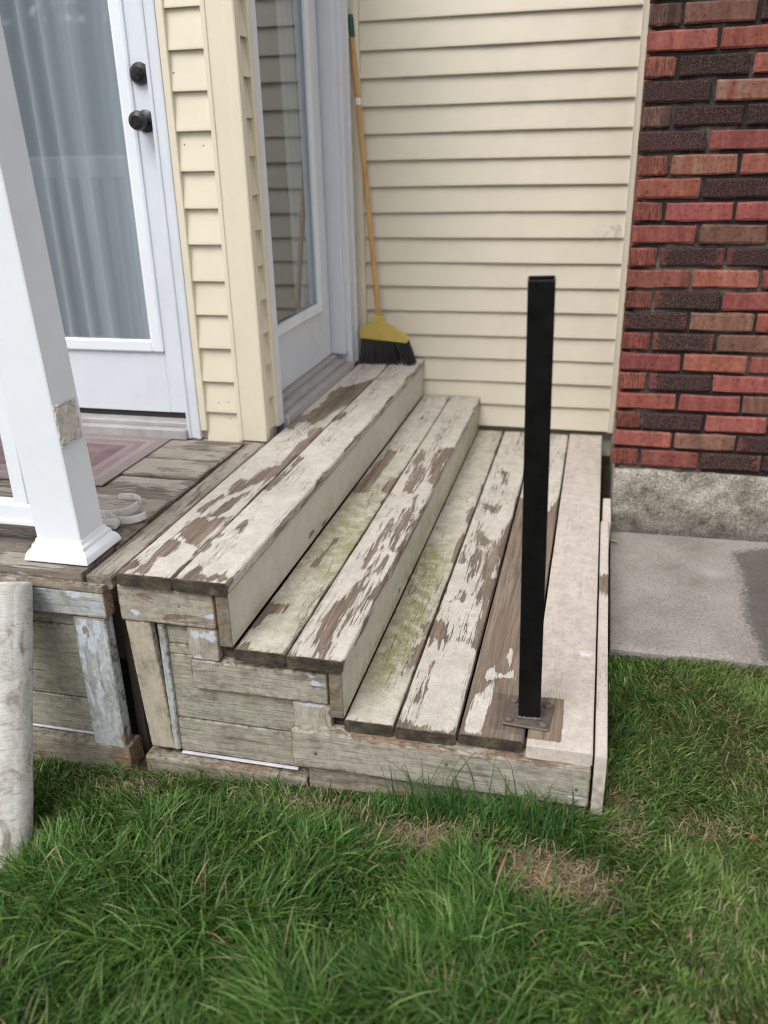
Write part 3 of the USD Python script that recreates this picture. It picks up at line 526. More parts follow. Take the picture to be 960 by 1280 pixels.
# concrete path at the right, at the foot of the brick wall
px0, px1, py0, py1 = .048, 2.6, .70, YK + .02
ax_, ay_ = np.linspace(px0, px1, 129), np.linspace(py0, py1, 56)
PX, PY = np.meshgrid(ax_, ay_, indexing='ij')
edge = .02 * (fbm(np.stack([PX * 14, PX * 0, PX * 0], -1), 3, 8) - .5) * np.exp(-(PY - py0) / .03)
top = np.stack([PX, PY + edge, SLAB + .004 * (fbm(np.stack([PX * 5, PY * 5, PX * 0], -1), 3, 2) - .5) - .012 * np.exp(-(PY - py0) / .008)], -1).reshape(-1, 3)
n0, n1 = PX.shape
ii, jj = np.meshgrid(np.arange(n0 - 1), np.arange(n1 - 1), indexing='ij'); k0 = ii * n1 + jj
q = np.stack([k0, k0 + n1, k0 + n1 + 1, k0 + 1], -1).reshape(-1, 4)
sf = np.vstack([q[:, [0, 1, 2]], q[:, [0, 2, 3]]])
rim = np.concatenate([np.arange(n0) * n1, (n0 - 1) * n1 + np.arange(1, n1), (np.arange(n0 - 1)[::-1]) * n1 + n1 - 1, np.arange(1, n1 - 1)[::-1]])
low = top[rim].copy(); low[:, 2] = -.07
nb = len(top); K = len(rim); kk = np.arange(K)
side = np.vstack([np.stack([rim, nb + kk, nb + (kk + 1) % K], 1), np.stack([rim, nb + (kk + 1) % K, np.roll(rim, -1)], 1)])
sv = np.vstack([top, low])
wr = np.zeros((len(sv), 3))
dst = sdist([[(.49, 1.47), (.49, 1.2), (.465, .95), (.50, .60), (1.3, .60), (1.3, 1.55), (.62, 1.52)]], sv[:, :2])
wr[:, 0] = .95 * np.clip(.5 - dst / .09, 0, 1)
wr[:, 1] = np.exp(-(((sv[:, 0] - .40) / .035) ** 2 + ((sv[:, 1] - 1.27) / .03) ** 2)) * .8
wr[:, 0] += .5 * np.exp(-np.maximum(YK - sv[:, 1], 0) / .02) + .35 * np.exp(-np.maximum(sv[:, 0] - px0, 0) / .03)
solo('concrete_path', (sv, np.vstack([sf, side])), M['slab'], 'worn grey concrete path slab at the foot of the brick wall', 'path', kind='structure', attrs={'wear': wr})

# ------------------------------------------------------------------ the brick wall
bw = Thing('brick_wall', 'dark red brick wall with sooty joints on a rough concrete base', 'wall', (.03, YK, 0))
COURSE, BH, JT = .0737, .0612, .0125
ZB = .308
EXT = 1.75
bw.add('mortar', cbox(.058, EXT, YK + .013, YB + .10, ZB - .012, ZB + 32 * COURSE, .002), M['mortar'])
rows = ['SRD', 'RBDR', 'SDRR', 'ORBR', 'SDRR', 'RORR', 'SDBR', 'DBRR', 'SURR', 'RORB', 'SDDR', 'RBRD', 'SRRR', 'ODRR', 'STRR', 'DRRB', 'NDDR', 'DTRR', 'SURD', 'RORR', 'NBDR',
        'ODRR', 'SRRD', 'RRBR', 'SDRR', 'ORRR', 'SRDR', 'RDRR', 'SRRB', 'BRRR', 'SRDR', 'RRRR']
# a brick: rounded arrises on a slightly uneven face
def brick(x0, x1, y0, y1, z0, z1, seed):
    c = .0060
    gxs = np.array([x0, x0 + c, (x0 * 2 + x1) / 3, (x0 + 2 * x1) / 3, x1 - c, x1]); gzs = np.array([z0, z0 + c, z1 - c, z1])
    X, Z = np.meshgrid(gxs, gzs, indexing='ij')
    Y = np.full(X.shape, y0, float)
    Y[0, :] += c; Y[-1, :] += c; Y[:, 0] += c; Y[:, -1] += c
    r = np.random.default_rng(seed)
    X = X + r.normal(0, .0014, X.shape); Z = Z + r.normal(0, .0014, X.shape); Y = Y + r.normal(0, .0005, X.shape)
    if r.random() < .5:       # a broken corner
        i, j = (0, -1)[r.integers(2)], (0, -1)[r.integers(2)]
        X[i, j] += r.uniform(.004, .012) * (1 if i == 0 else -1); Z[i, j] += r.uniform(.003, .009) * (1 if j == 0 else -1); Y[i, j] += .005
    front = np.stack([X, Y, Z], -1).reshape(-1, 3)
    a, b = gxs.size, gzs.size
    ii, jj = np.meshgrid(np.arange(a - 1), np.arange(b - 1), indexing='ij'); k = ii * b + jj
    q = np.stack([k, k + b, k + b + 1, k + 1], -1).reshape(-1, 4)
    f = np.vstack([q[:, [0, 1, 2]], q[:, [0, 2, 3]]])
    rim = np.concatenate([np.arange(a) * b, (a - 1) * b + np.arange(1, b), (np.arange(a - 1)[::-1]) * b + b - 1, np.arange(1, b - 1)[::-1]])
    back = front[rim].copy(); back[:, 1] = y1
    n, K = len(front), len(rim); kk = np.arange(K)
    f = np.vstack([f, np.stack([rim, n + kk, n + (kk + 1) % K], 1), np.stack([rim, n + (kk + 1) % K, np.roll(rim, -1)], 1)])
    v = np.vstack([front, back])
    w = np.zeros((len(v), 3))
    dx = np.minimum(v[:, 0] - x0, x1 - v[:, 0])
    w[:, 0] = np.where((v[:, 0] - x0 < .012) & (r.random() < .6), .5, 0) + np.where((x1 - v[:, 0] < .012) & (r.random() < .6), .5, 0) + r.uniform(-.12, .12)
    return v, f[:, ::-1][:, [0, 2, 1]], {'wear': w}
cycle = 'RORBDRSRUDRTORRDRB'
for k, kinds in enumerate(rows):
    z0 = ZB + k * COURSE + JT / 2; x = .030 + rnd.uniform(-.002, .002); i = 0
    first = k % 2 == 1
    while x < EXT - .05:
        w = (.2085 if first else .0925) if i == 0 else .2085
        w += rnd.uniform(-.004, .004)
        kd = kinds[i] if i < len(kinds) else cycle[(k * 7 + i * 5) % len(cycle)]
        pr = rnd.uniform(-.002, .0015); x1 = min(x + w, EXT)
        if not (x > .9 and z0 > 2.1):
            bw.add('brick', brick(x, x1, YK + pr, (YB + .02) if (i == 0 and False) else YK + .095, z0 + rnd.uniform(-.001, .001), z0 + BH + rnd.uniform(-.0015, .0015), 1000 * k + i), BR[kd])
        x = x1 + JT + rnd.uniform(-.0015, .0015); i += 1
# the return of the wall towards the siding: brick sides along the corner
for k in range(32):
    z0 = ZB + k * COURSE + JT / 2; y = YK + .105 + (.0 if k % 2 else .115)
    for i in range(4):
        y1 = min(y + .205, YB + .02)
        if y1 - y > .03:
            xs_ = .036 + .016 * min(1, (y - YK) / .6); v, f = cbox(xs_, .11, y, y1, z0, z0 + BH, .004)
            bw.add('brick', (v, f, {'wear': np.full((len(v), 3), .1)}), BR['RDORB'[(k + i) % 5]])
        y = y1 + JT
# concrete base
fx, fz = np.linspace(.044, EXT, 140), np.linspace(-.08, ZB - .010, 26)
FX, FZ = np.meshgrid(fx, fz, indexing='ij')
rough = fbm(np.stack([FX * 26, FX * 0, FZ * 26], -1), 4, 21) - .5
FY = YK - .004 + .010 * rough + .012 * np.maximum(0, (FZ - (ZB - .03)) / .03) ** 2
FZ2 = FZ + np.where(FZ > ZB - .02, .012 * (fbm(np.stack([FX * 18, FX * 0, FX * 0], -1), 3, 4) - .6), 0)
fv = np.stack([FX, FY, FZ2], -1).reshape(-1, 3); a, b = FX.shape
ii, jj = np.meshgrid(np.arange(a - 1), np.arange(b - 1), indexing='ij'); kq = ii * b + jj
q = np.stack([kq, kq + b, kq + b + 1, kq + 1], -1).reshape(-1, 4); ff = np.vstack([q[:, [0, 1, 2]], q[:, [0, 2, 3]]])
rim = np.concatenate([np.arange(a) * b, (a - 1) * b + np.arange(1, b), (np.arange(a - 1)[::-1]) * b + b - 1, np.arange(1, b - 1)[::-1]])
bk = fv[rim].copy(); bk[:, 1] = YB + .1; n, K = len(fv), len(rim); kk = np.arange(K)
ff = np.vstack([ff, np.stack([rim, n + kk, n + (kk + 1) % K], 1), np.stack([rim, n + (kk + 1) % K, np.roll(rim, -1)], 1)])
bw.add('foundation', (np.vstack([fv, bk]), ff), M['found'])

# ------------------------------------------------------------------ the house
house = Thing('house', 'cream vinyl sided house corner with white glazed doors', 'house', (XW, YW, 0))
TOP = 2.75
def lap(along, o_dir, base, s0, s1, z0, z1, seed, nseg=10):
    """one course of lap siding. along: axis it runs along; base: wall plane; o_dir: sign of outward direction on the other axis"""
    r = np.random.default_rng(seed)
    prof = np.array([(-.004, z0 + .006), (.011, z0 + .004), (.0135, z0 - .001), (.0165, z0), (.0173, z0 + .003), (.0168, z0 + .009), (.0015, z1 + .008), (-.004, z1 + .008)])
    s = np.linspace(s0, s1, nseg)
    wz = .0014 * np.sin(s * r.uniform(1.5, 5) + r.uniform(0, 6)) + r.normal(0, .0010); wo = .0016 * np.sin(s * r.uniform(2, 9) + r.uniform(0, 6)) + r.normal(0, .0005, nseg)
    rings = np.zeros((nseg, len(prof), 3))
    for k, (o, z) in enumerate(prof):
        oo = o + (wo if o > .012 else 0)
        ia = 0 if along == 'x' else 1
        rings[:, k, ia] = s; rings[:, k, 1 - ia] = base + o_dir * oo; rings[:, k, 2] = z + (wz if 1 < k < 6 else 0)
    v, f = sweep(rings)
    tri = v[f]; nn = np.cross(tri[:, 1] - tri[:, 0], tri[:, 2] - tri[:, 0])
    if ((tri[:, 0] - v.mean(0)) * nn).sum() < 0:
        f = f[:, ::-1]
    return v, f
# wall sheathing behind the courses (with the door openings left open)
H = house.add
def wallbox(*b): H('wall', cbox(*b, .001), M['vinyl'])
wallbox(-1.44, XW - .001, YW + .004, YW + .12, .25, TOP)             # between the left door and the corner
wallbox(-3.4, -2.42, YW + .004, YW + .12, .25, TOP)
wallbox(-2.42, -1.44, YW + .004, YW + .12, 2.60, TOP)
wallbox(XW - .12, XW - .004, YW + .125, 1.199, .25, TOP)
wallbox(XW - .12, XW - .004, 2.285, YB + .05, .25, TOP)
wallbox(XW - .12, XW - .004, 1.245, 2.285, 2.62, TOP)
wallbox(XW - .12, 1.8, YB + .055, YB + .16, .05, TOP)
W1Z = .483; S1 = .1140
for k in range(20):
    H('siding_course', lap('x', -1, YW, -1.396, XW - .085 + .012, W1Z + k * S1, W1Z + (k + 1) * S1, 50 + k, 5), M['vinyl'])
    if k % 2 == 0 or True:
        H('siding_course', lap('x', -1, YW, -3.4, -2.50, W1Z + k * S1, W1Z + (k + 1) * S1, 80 + k, 5), M['vinyl'])
W2Z = 1.433 - 9 * .1128
for k in range(21):
    H('siding_course', lap('y', 1, XW, 1.100, 1.173, W2Z + k * .1128, W2Z + (k + 1) * .1128, 150 + k, 4), M['vinyl'])
    H('siding_course', lap('y', 1, XW, 2.283, YB - .01, W2Z + k * .1128, W2Z + (k + 1) * .1128, 180 + k, 4), M['vinyl_back'])
BZ, BS = .1945, .1098
for k in range(23):
    H('siding_course', lap('x', -1, YB, -1.15, .023, BZ + k * BS, BZ + (k + 1) * BS, 250 + k, 26), M['vinyl_back'])
H('starter_strip', cbox(-1.4, XW - .07, YW - .004, YW + .003, ZD + .001, W1Z + .012, .001), M['white_paint'])
# outside corner post, with its raised mouldings
H('corner_post', join(cbox(XW - .085, XW + .0165, YW - .0165, YW + .017, ZD + .003, TOP, .003),
    cbox(XW - .085, XW - .070, YW - .0215, YW - .012, ZD + .003, TOP, .002), cbox(XW - .010, XW + .0215, YW - .0215, YW + .008, ZD + .0032, TOP - .001, .004),
    cbox(XW + .008, XW + .0215, YW + .006, YW + .0175, ZD + .0034, TOP - .002, .002)), M['vinyl'])
# J channels
H('channel', cbox(-1.418, -1.394, YW - .024, YW, ZD + .035, TOP, .002), M['vinyl'])
H('channel', cbox(XW, XW + .024, 1.174, 1.197, Z3 + .01, TOP, .002), M['vinyl'])
H('channel', join(cbox(XW + .004, XW + .019, YB - .050, YB - .038, Z3 + .003, TOP, .002), cbox(XW + .040, XW + .052, YB - .019, YB - .004, Z3 + .003, TOP, .002), cbox(XW + .002, XW + .052, YB - .046, YB - .002, Z3 + .0035, TOP - .001, .012)), M['vinyl_back'])
H('channel', join(cbox(.0235, .050, YB - .024, YB - .004, Z1 + .018, TOP, .002), cbox(.0225, .028, YB - .027, YB - .018, Z1 + .0182, TOP - .001, .001)), M['vinyl_back'])
# screw holes in the siding
for sx, sz in ((-1.385, 1.676), (-1.375, 1.472), (-1.31, 1.468), (-1.342, .633), (-1.305, .635), (-1.305, .573)):
    k = int((sz - W1Z) // S1); t = (sz - W1Z - k * S1) / S1
    H('screw_hole', lathe([(0, 0), (.0024, 0), (.0024, .0016), (0, .0016)], 8, 'y-', (sx, YW - .0170 + .0155 * t, sz)), M['gap_dark'])

# glass: mostly see-through, reflecting by the angle
glass = usdkit.material(stage, L('window_glass'), {'t': ('transparent_bsdf', {'color': (.962, .978, .988)}), 'g': ('glossy_bsdf', {'color': (.9, .95, 1.0), 'roughness': .015}), 'f': ('fresnel', {'IOR': 1.55}),
    'a': ('math', {'math_type': 'multiply', 'use_clamp': True}), 'ge': ('geometry', {}), 'bf': ('math', {'math_type': 'multiply_add', 'value2': -2.0, 'value3': 2.0}), 'm': ('mix_closure', {})},
    [('f.fac', 'a.value1'), ('ge.backfacing', 'bf.value1'), ('bf.value', 'a.value2'), ('a.value', 'm.fac'), ('t.BSDF', 'm.closure1'), ('g.BSDF', 'm.closure2')], surface='m.closure')

# --- left door, in the wall that faces the camera
YD = 1.120
d1 = H('door', join(cbox(-2.36, -2.27, YD, YD + .045, .575, 2.59, .003), cbox(-1.555, -1.465, YD, YD + .045, .575, 2.59, .003), cbox(-2.27, -1.555, YD, YD + .045, .575, .797, .002), cbox(-2.27, -1.555, YD, YD + .045, 2.48, 2.59, .002)), M['white_paint'])
mould = [cbox(-1.592, -1.552, YD - .013, YD + .010, .797, 2.50, .006), cbox(-2.29, -2.25, YD - .013, YD + .010, .797, 2.50, .006), cbox(-2.252, -1.590, YD - .0128, YD + .010, .797, .840, .006), cbox(-2.252, -1.590, YD - .0128, YD + .010, 2.46, 2.50, .006),
         cbox(-1.600, -1.588, YD - .006, YD + .010, .835, 2.48, .003), cbox(-2.255, -2.24, YD - .006, YD + .010, .835, 2.48, .003)]
H('glazing_frame', join(*mould), M['white_vinyl'], parent=d1)
H('glass_pane', cbox(-2.245, -1.592, YD + .012, YD + .018, .835, 2.465, .001), glass, parent=d1)
H('door_knob', lathe([(0, 0), (.033, 0), (.034, .006), (.030, .010), (.014, .014), (.012, .034), (.020, .040), (.0285, .050), (.030, .060), (.0265, .070), (.015, .0745), (.0145, .0725), (0, .0725)], 28, 'y-', (-1.516, YD, 1.545)), M['black_knob'], parent=d1, smooth=40)
H('deadbolt', lathe([(0, 0), (.032, 0), (.033, .008), (.029, .016), (.019, .019), (.018, .024), (0, .0245)], 28, 'y-', (-1.518, YD, 1.682)), M['black_knob'], parent=d1, smooth=40)
H('threshold', join(cbox(-2.44, -1.468, YD - .075, YD + .06, ZD + .002, ZD + .040, .004), cbox(-2.44, -1.468, YD - .045, YD + .06, ZD + .038, ZD + .058, .004)), M['sill_grey'], parent=d1)
H('door_sweep', cbox(-2.36, -1.467, YD + .008, YD + .04, .553, .5755, .001), M['gap_dark'], parent=d1)  # dark strip put in for the shaded gap under the door
def casing(sgn_x0, x1):
    return join(cbox(sgn_x0, x1, YW - .022, YW + .03, ZD + .003, 2.66, .003))
H('casing', join(cbox(-1.470, -1.420, YW - .020, YW + .06, ZD + .002, 2.64, .003), cbox(-1.436, -1.4195, YW - .027, YW - .018, ZD + .002, 2.64, .003), cbox(-1.4705, -1.458, YW - .026, YW - .018, ZD + .002, 2.64, .003)), M['white_paint'])
H('casing', cbox(-2.42, -2.362, YW - .02, YW + .06, ZD + .002, 2.64, .003), M['white_paint'])
H('casing', cbox(-2.42, -1.420, YW - .0205, YW + .06, 2.595, 2.66, .003), M['white_paint'])

# --- second door, in the wall that faces the steps
XD = -1.240
d2 = H('door', join(cbox(XD - .045, XD, 1.255, 1.37, .585, 2.60, .003), cbox(XD - .045, XD, 1.95, 2.10, .585, 2.60, .003), cbox(XD - .045, XD, 1.37, 1.95, .585, .800, .002), cbox(XD - .045, XD, 1.37, 1.95, 2.48, 2.60, .002)), M['white_paint'])
H('glazing_frame', join(cbox(XD - .01, XD + .012, 1.345, 1.382, .80, 2.50, .006), cbox(XD - .01, XD + .012, 1.938, 1.975, .80, 2.50, .006), cbox(XD - .01, XD + .0118, 1.38, 1.94, .80, .842, .006), cbox(XD - .01, XD + .0118, 1.38, 1.94, 2.46, 2.50, .006)), M['white_vinyl'], parent=d2)
H('glass_pane', cbox(XD - .018, XD - .012, 1.38, 1.94, .838, 2.465, .001), glass, parent=d2)
H('threshold', join(cbox(XD - .05, -1.1495, 1.254, 2.166, Z3 - .05, Z3 + .026, .003), cbox(XD - .05, XW + .006, 1.254, 2.112, Z3 + .024, Z3 + .048, .005), cbox(XD - .05, XD + .022, 1.254, 2.11, Z3 + .048, Z3 + .068, .003)), M['sill_grey'], parent=d2)
H('door_sweep', cbox(XD - .04, XD - .006, 1.30, 2.10, .580, .5855, .001), M['gap_dark'], parent=d2)  # dark strip for the shaded gap here too
H('casing', cbox(XW - .055, XW + .022, 1.199, 1.252, Z3 + .002, 2.66, .003), M['white_paint'])
H('casing', join(cbox(XW - .06, XW + .012, 2.115, 2.170, Z3 + .07, 2.66, .003), cbox(XW - .055, XW + .024, 2.168, 2.283, Z3 + .002, 2.66, .003), cbox(XW + .02, XW + .031, 2.262, 2.284, Z3 + .0025, 2.66, .003), cbox(XW + .018, XW + .029, 2.168, 2.185, Z3 + .0025, 2.66, .003)), M['white_paint'])
H('casing', cbox(XW - .055, XW + .0225, 1.252, 2.168, 2.603, 2.66, .003), M['white_paint'])
# the room behind the doors
H('room_wall', cbox(-4.0, XW - .12, 5.0, 5.1, .3, TOP, .001), M['room'])
H('room_wall', cbox(-3.6, -3.5, 1.22, 5.0, .3, TOP, .001), M['room'])
H('room_wall', cbox(XW - .12, XW - .02, 2.56, 5.0, .3, TOP, .001), M['room'])
H('room_floor', cbox(-3.6, XW - .121, 1.215, 5.0, .40, .50, .001), M['room'])
H('room_ceiling', cbox(-3.6, XW + .02, YW - .02, 5.1, TOP + .001, TOP + .1, .001), M['room'])

# ------------------------------------------------------------------ the curtain behind the left door
cx = np.linspace(-2.40, -1.47, 260); cz = np.linspace(.62, 2.5, 24)
CX, CZ = np.meshgrid(cx, cz, indexing='ij')
ph = CX * 66 + 2.2 * np.sin(CX * 9.3) + .5 * np.sin(CZ * 1.7 + CX * 11)
CY = 1.186 + .026 * np.sin(ph) + .010 * np.sin(CX * 23 + 1 + .6 * CZ)
cf, bk2 = np.stack([CX, CY, CZ], -1), np.stack([CX, CY + .0015, CZ], -1)
a, b = CX.shape
ii, jj = np.meshgrid(np.arange(a - 1), np.arange(b - 1), indexing='ij'); kq = (ii * b + jj).ravel()
q = np.stack([kq, kq + b, kq + b + 1, kq + 1], -1); f1 = np.vstack([q[:, [0, 1, 2]], q[:, [0, 2, 3]]])
rim = np.concatenate([np.arange(a) * b, (a - 1) * b + np.arange(1, b), (np.arange(a - 1)[::-1]) * b + b - 1, np.arange(1, b - 1)[::-1]])
n = a * b; sdf = np.vstack([np.stack([rim, n + rim, n + np.roll(rim, -1)], 1), np.stack([rim, n + np.roll(rim, -1), np.roll(rim, -1)], 1)])
curt = usdkit.material(stage, L('sheer_curtain'), {'d': ('diffuse_bsdf', {'color': (.39, .428, .452)}), 't': ('translucent_bsdf', {'color': (.38, .40, .42)}), 'm': ('mix_closure', {'fac': .2})},
                       [('d.BSDF', 'm.closure1'), ('t.BSDF', 'm.closure2')], surface='m.closure')
solo('curtain', (np.vstack([cf.reshape(-1, 3), bk2.reshape(-1, 3)]), np.vstack([f1, f1[:, ::-1] + n, sdf])), curt, 'pale pleated curtain hanging behind the glass of the left door', 'curtain', smooth=True)

y2 = np.linspace(1.80, 1.965, 60); z2_ = np.linspace(.62, 2.5, 10)
Y2, Z2_ = np.meshgrid(y2, z2_, indexing='ij')
X2 = -1.300 + .014 * np.sin(Y2 * 88 + np.sin(Y2 * 13)) + .004 * np.sin(Z2_ * 2)
a, b = Y2.shape
ii, jj = np.meshgrid(np.arange(a - 1), np.arange(b - 1), indexing='ij'); kq = (ii * b + jj).ravel()
q = np.stack([kq, kq + b, kq + b + 1, kq + 1], -1); f1 = np.vstack([q[:, [0, 1, 2]], q[:, [0, 2, 3]]])
rim = np.concatenate([np.arange(a) * b, (a - 1) * b + np.arange(1, b), (np.arange(a - 1)[::-1]) * b + b - 1, np.arange(1, b - 1)[::-1]])
n = a * b; sdf = np.vstack([np.stack([rim, n + rim, n + np.roll(rim, -1)], 1), np.stack([rim, n + np.roll(rim, -1), np.roll(rim, -1)], 1)])
solo('curtain', (np.vstack([np.stack([X2, Y2, Z2_], -1).reshape(-1, 3), np.stack([X2 - .0015, Y2, Z2_], -1).reshape(-1, 3)]), np.vstack([f1, f1[:, ::-1] + n, sdf])), curt, 'narrow pale curtain behind the glass of the door facing the steps', 'curtain', smooth=True)

# ------------------------------------------------------------------ the deck
deck = Thing('deck', 'weathered brown plank deck with grey trimmed front beside the steps', 'deck', (-2.2, 0, 0))
D = deck.add
seams = [.012, .180, .349, .520, .690, .856, 1.0665]
def deckwear(i):
    def f(wv, wear, lv):
        t = wv[:, 2] > ZD - .012
        n = fbm(np.stack([wv[:, 0] * 5, wv[:, 1] * 12, wv[:, 0] * 0 + i], -1), 3, 5)
        wear[:, 0] += np.where(t, .8 * np.clip((n - .58) * 4, 0, .5), 0) + np.where(t & (i <= 1), .16, 0)
        wear[:, 1] = np.where(t, np.clip(1.25 * np.exp(-((wv[:, 0] + 1.25) / .075) ** 2) * np.exp(-((wv[:, 1] - .30) / .11) ** 2), 0, 1), 0)
    return f
for i in range(6):
    y0, y1 = seams[i], seams[i + 1]
    zt = ZD - (.004 if i in (1, 3) else 0)
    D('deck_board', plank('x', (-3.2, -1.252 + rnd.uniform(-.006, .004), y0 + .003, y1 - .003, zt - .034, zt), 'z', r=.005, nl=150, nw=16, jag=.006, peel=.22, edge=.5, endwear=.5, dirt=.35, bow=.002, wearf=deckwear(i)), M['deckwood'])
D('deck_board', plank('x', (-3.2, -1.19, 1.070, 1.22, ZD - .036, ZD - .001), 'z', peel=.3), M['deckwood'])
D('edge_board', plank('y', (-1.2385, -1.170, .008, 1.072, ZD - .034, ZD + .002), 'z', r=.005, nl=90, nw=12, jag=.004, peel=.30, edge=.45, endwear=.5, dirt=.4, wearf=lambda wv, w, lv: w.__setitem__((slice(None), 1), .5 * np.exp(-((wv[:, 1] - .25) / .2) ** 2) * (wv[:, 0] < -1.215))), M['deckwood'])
def sidewear(blue=(), orange=(), g0=0.0, o0=0.0, dirt=.3):
    def f(wv, wear, lv):
        eb = np.minimum(lv[:, 1] - lv[:, 1].min(), lv[:, 1].max() - lv[:, 1]); ee = np.exp(-np.maximum(eb, 0) / .005)
        wear[:, 0] = o0 + np.where(wear[:, 0] > 1.1, .75, 0) + .22 * ee; wear[:, 1] = g0; wear[:, 2] = dirt + 1.3 * ee
        for (cx_, cz_, sx, sz, amt) in blue:
            wear[:, 1] += amt * np.exp(-((wv[:, 0] - cx_) / sx) ** 2 - ((wv[:, 2] - cz_) / sz) ** 2)
        for (cx_, cz_, sx, sz, amt) in orange:
            wear[:, 0] += amt * np.exp(-((wv[:, 0] - cx_) / sx) ** 2 - ((wv[:, 2] - cz_) / sz) ** 2)
    return f
sp = dict(nl=60, nw=14)
D('fascia_board', plank('x', (-3.2, -1.186, -.010, .028, .388, ZD - .036), 'y', r=.004, jag=.002, wearf=sidewear(blue=((-1.36, .46, .14, .05, .3), (-1.25, .41, .05, .03, .25)), g0=.12), nl=130, nw=14), M['bluegrey'])
D('fascia_cap', plank('x', (-3.2, -1.184, -.012, .010, ZD - .0355, ZD - .016), 'y', nl=100, nw=5, wearf=sidewear(o0=.22, dirt=.7)), M['skid'])
D('corner_board', plank('z', (-1.285, -1.193, -.012, .026, -.005, .386), 'y', r=.004, wearf=sidewear(blue=((-1.24, .34, .05, .05, .5), (-1.25, .16, .05, .12, .3)), orange=((-1.255, .345, .014, .03, .62), (-1.2, .02, .02, .03, .5)), g0=.18, dirt=.5), **sp), M['bluegrey'])
for z0, z1 in ((.340, .390), (.121, .340), (.014, .119)):
    off = 0.0 if z1 > .35 else (.003 if z1 > .3 else .006)
    D('siding_board', plank('x', (-3.2, -1.286, .018 - off, .034, z0 + .002, z1), 'y', r=.003, wearf=sidewear(g0=-.1, dirt=.5), nl=110, nw=16), M['sagedark'])
D('caulk_line', cbox(-3.2, -1.287, .010, .02, .006, .0130, .002), M['white_caulk'])
D('skid_beam', plank('x', (-3.2, -1.182, -.016, .05, -.115, .002), 'y', r=.007, wob=.002, jag=.006, wearf=sidewear(orange=((-1.2, -.04, .05, .05, .75),), o0=.05, dirt=.7), nl=120, nw=14), M['skid'])
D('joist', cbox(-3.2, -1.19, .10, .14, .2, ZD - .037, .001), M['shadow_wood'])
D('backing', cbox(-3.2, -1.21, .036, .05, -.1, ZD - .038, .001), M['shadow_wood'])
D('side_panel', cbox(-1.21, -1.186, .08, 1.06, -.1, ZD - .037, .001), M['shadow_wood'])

# ------------------------------------------------------------------ the steps
st = Thing('wooden_steps', 'three wide wooden steps with flaking cream paint between deck and lawn', 'steps', (-.57, 0, 0))
A = st.add
def ex_t3a(wv, w, lv, top):
    n = fbm(np.stack([wv[:, 0] * 9, wv[:, 1] * 4, wv[:, 0] * 0], -1), 3, 3)
    w[:, 0] += np.where(top, .16 * np.exp(-wv[:, 1] / .10) , 0); w[:, 2] = .35
def ex_t3b(wv, w, lv, top):
    w[:, 0] += np.where(top, .20 * np.exp(-wv[:, 1] / .05), 0); w[:, 2] = .35
    w[:, 1] = .25 * (~top) * (wv[:, 0] > -.87)
def ex_green(y0, sy, amt, base=.1):
    def f(wv, w, lv, top):
        n = fbm(np.stack([wv[:, 0] * 7, wv[:, 1] * 3.5, wv[:, 0] * 0 + 4], -1), 3, 3)
        w[:, 1] = np.clip(base + amt * np.exp(-((wv[:, 1] - y0) / sy) ** 2) * (.75 + .5 * n), 0, 1.2); w[:, 2] = .35
        w[:, 0] += np.where(top, .18 * np.exp(-wv[:, 1] / .03), 0)
    return f
T = .033
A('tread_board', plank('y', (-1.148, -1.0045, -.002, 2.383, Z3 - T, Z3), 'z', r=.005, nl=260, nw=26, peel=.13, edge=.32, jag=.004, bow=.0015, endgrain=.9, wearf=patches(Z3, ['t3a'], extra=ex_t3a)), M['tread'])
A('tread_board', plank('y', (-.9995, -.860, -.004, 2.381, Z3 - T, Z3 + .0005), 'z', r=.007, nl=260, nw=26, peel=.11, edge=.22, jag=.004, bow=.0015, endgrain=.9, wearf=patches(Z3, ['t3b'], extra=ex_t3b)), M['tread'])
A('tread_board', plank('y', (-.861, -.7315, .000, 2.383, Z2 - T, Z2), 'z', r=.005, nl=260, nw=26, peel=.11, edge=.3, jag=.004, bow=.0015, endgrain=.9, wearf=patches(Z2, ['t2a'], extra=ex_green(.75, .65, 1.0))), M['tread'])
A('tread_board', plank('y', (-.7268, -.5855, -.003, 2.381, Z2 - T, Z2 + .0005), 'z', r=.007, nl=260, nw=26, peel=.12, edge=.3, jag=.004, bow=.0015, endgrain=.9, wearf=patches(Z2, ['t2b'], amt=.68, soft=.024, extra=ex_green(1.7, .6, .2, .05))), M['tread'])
def ex_t1a(wv, w, lv, top):
    d = sdist(WEARPOLYS['t1a_green'], wv[:, :2])
    n = fbm(np.stack([wv[:, 0] * 9, wv[:, 1] * 5, wv[:, 0] * 0 + 4], -1), 3, 3)
    w[:, 1] = np.clip(np.clip(.5 - d / .10, 0, 1) * 1.05 + .32, 0, 1.3); w[:, 2] = .4
    w[:, 0] -= .05
def ex_t1b(wv, w, lv, top):
    w[:, 1] = .12; w[:, 2] = .3
def ex_t1c(wv, w, lv, top):
    d = sdist(WEARPOLYS['t1c_paint'], wv[:, :2])
    w[:, 0] = np.where(top, 1.0 - .80 * np.clip(.5 - d / .014, 0, 1), .9); w[:, 2] = .3
    d2_ = sdist(WEARPOLYS['t1d_bare'], wv[:, :2]); w[:, 2] = np.where(top & (d2_ < 0), 1.35, w[:, 2])
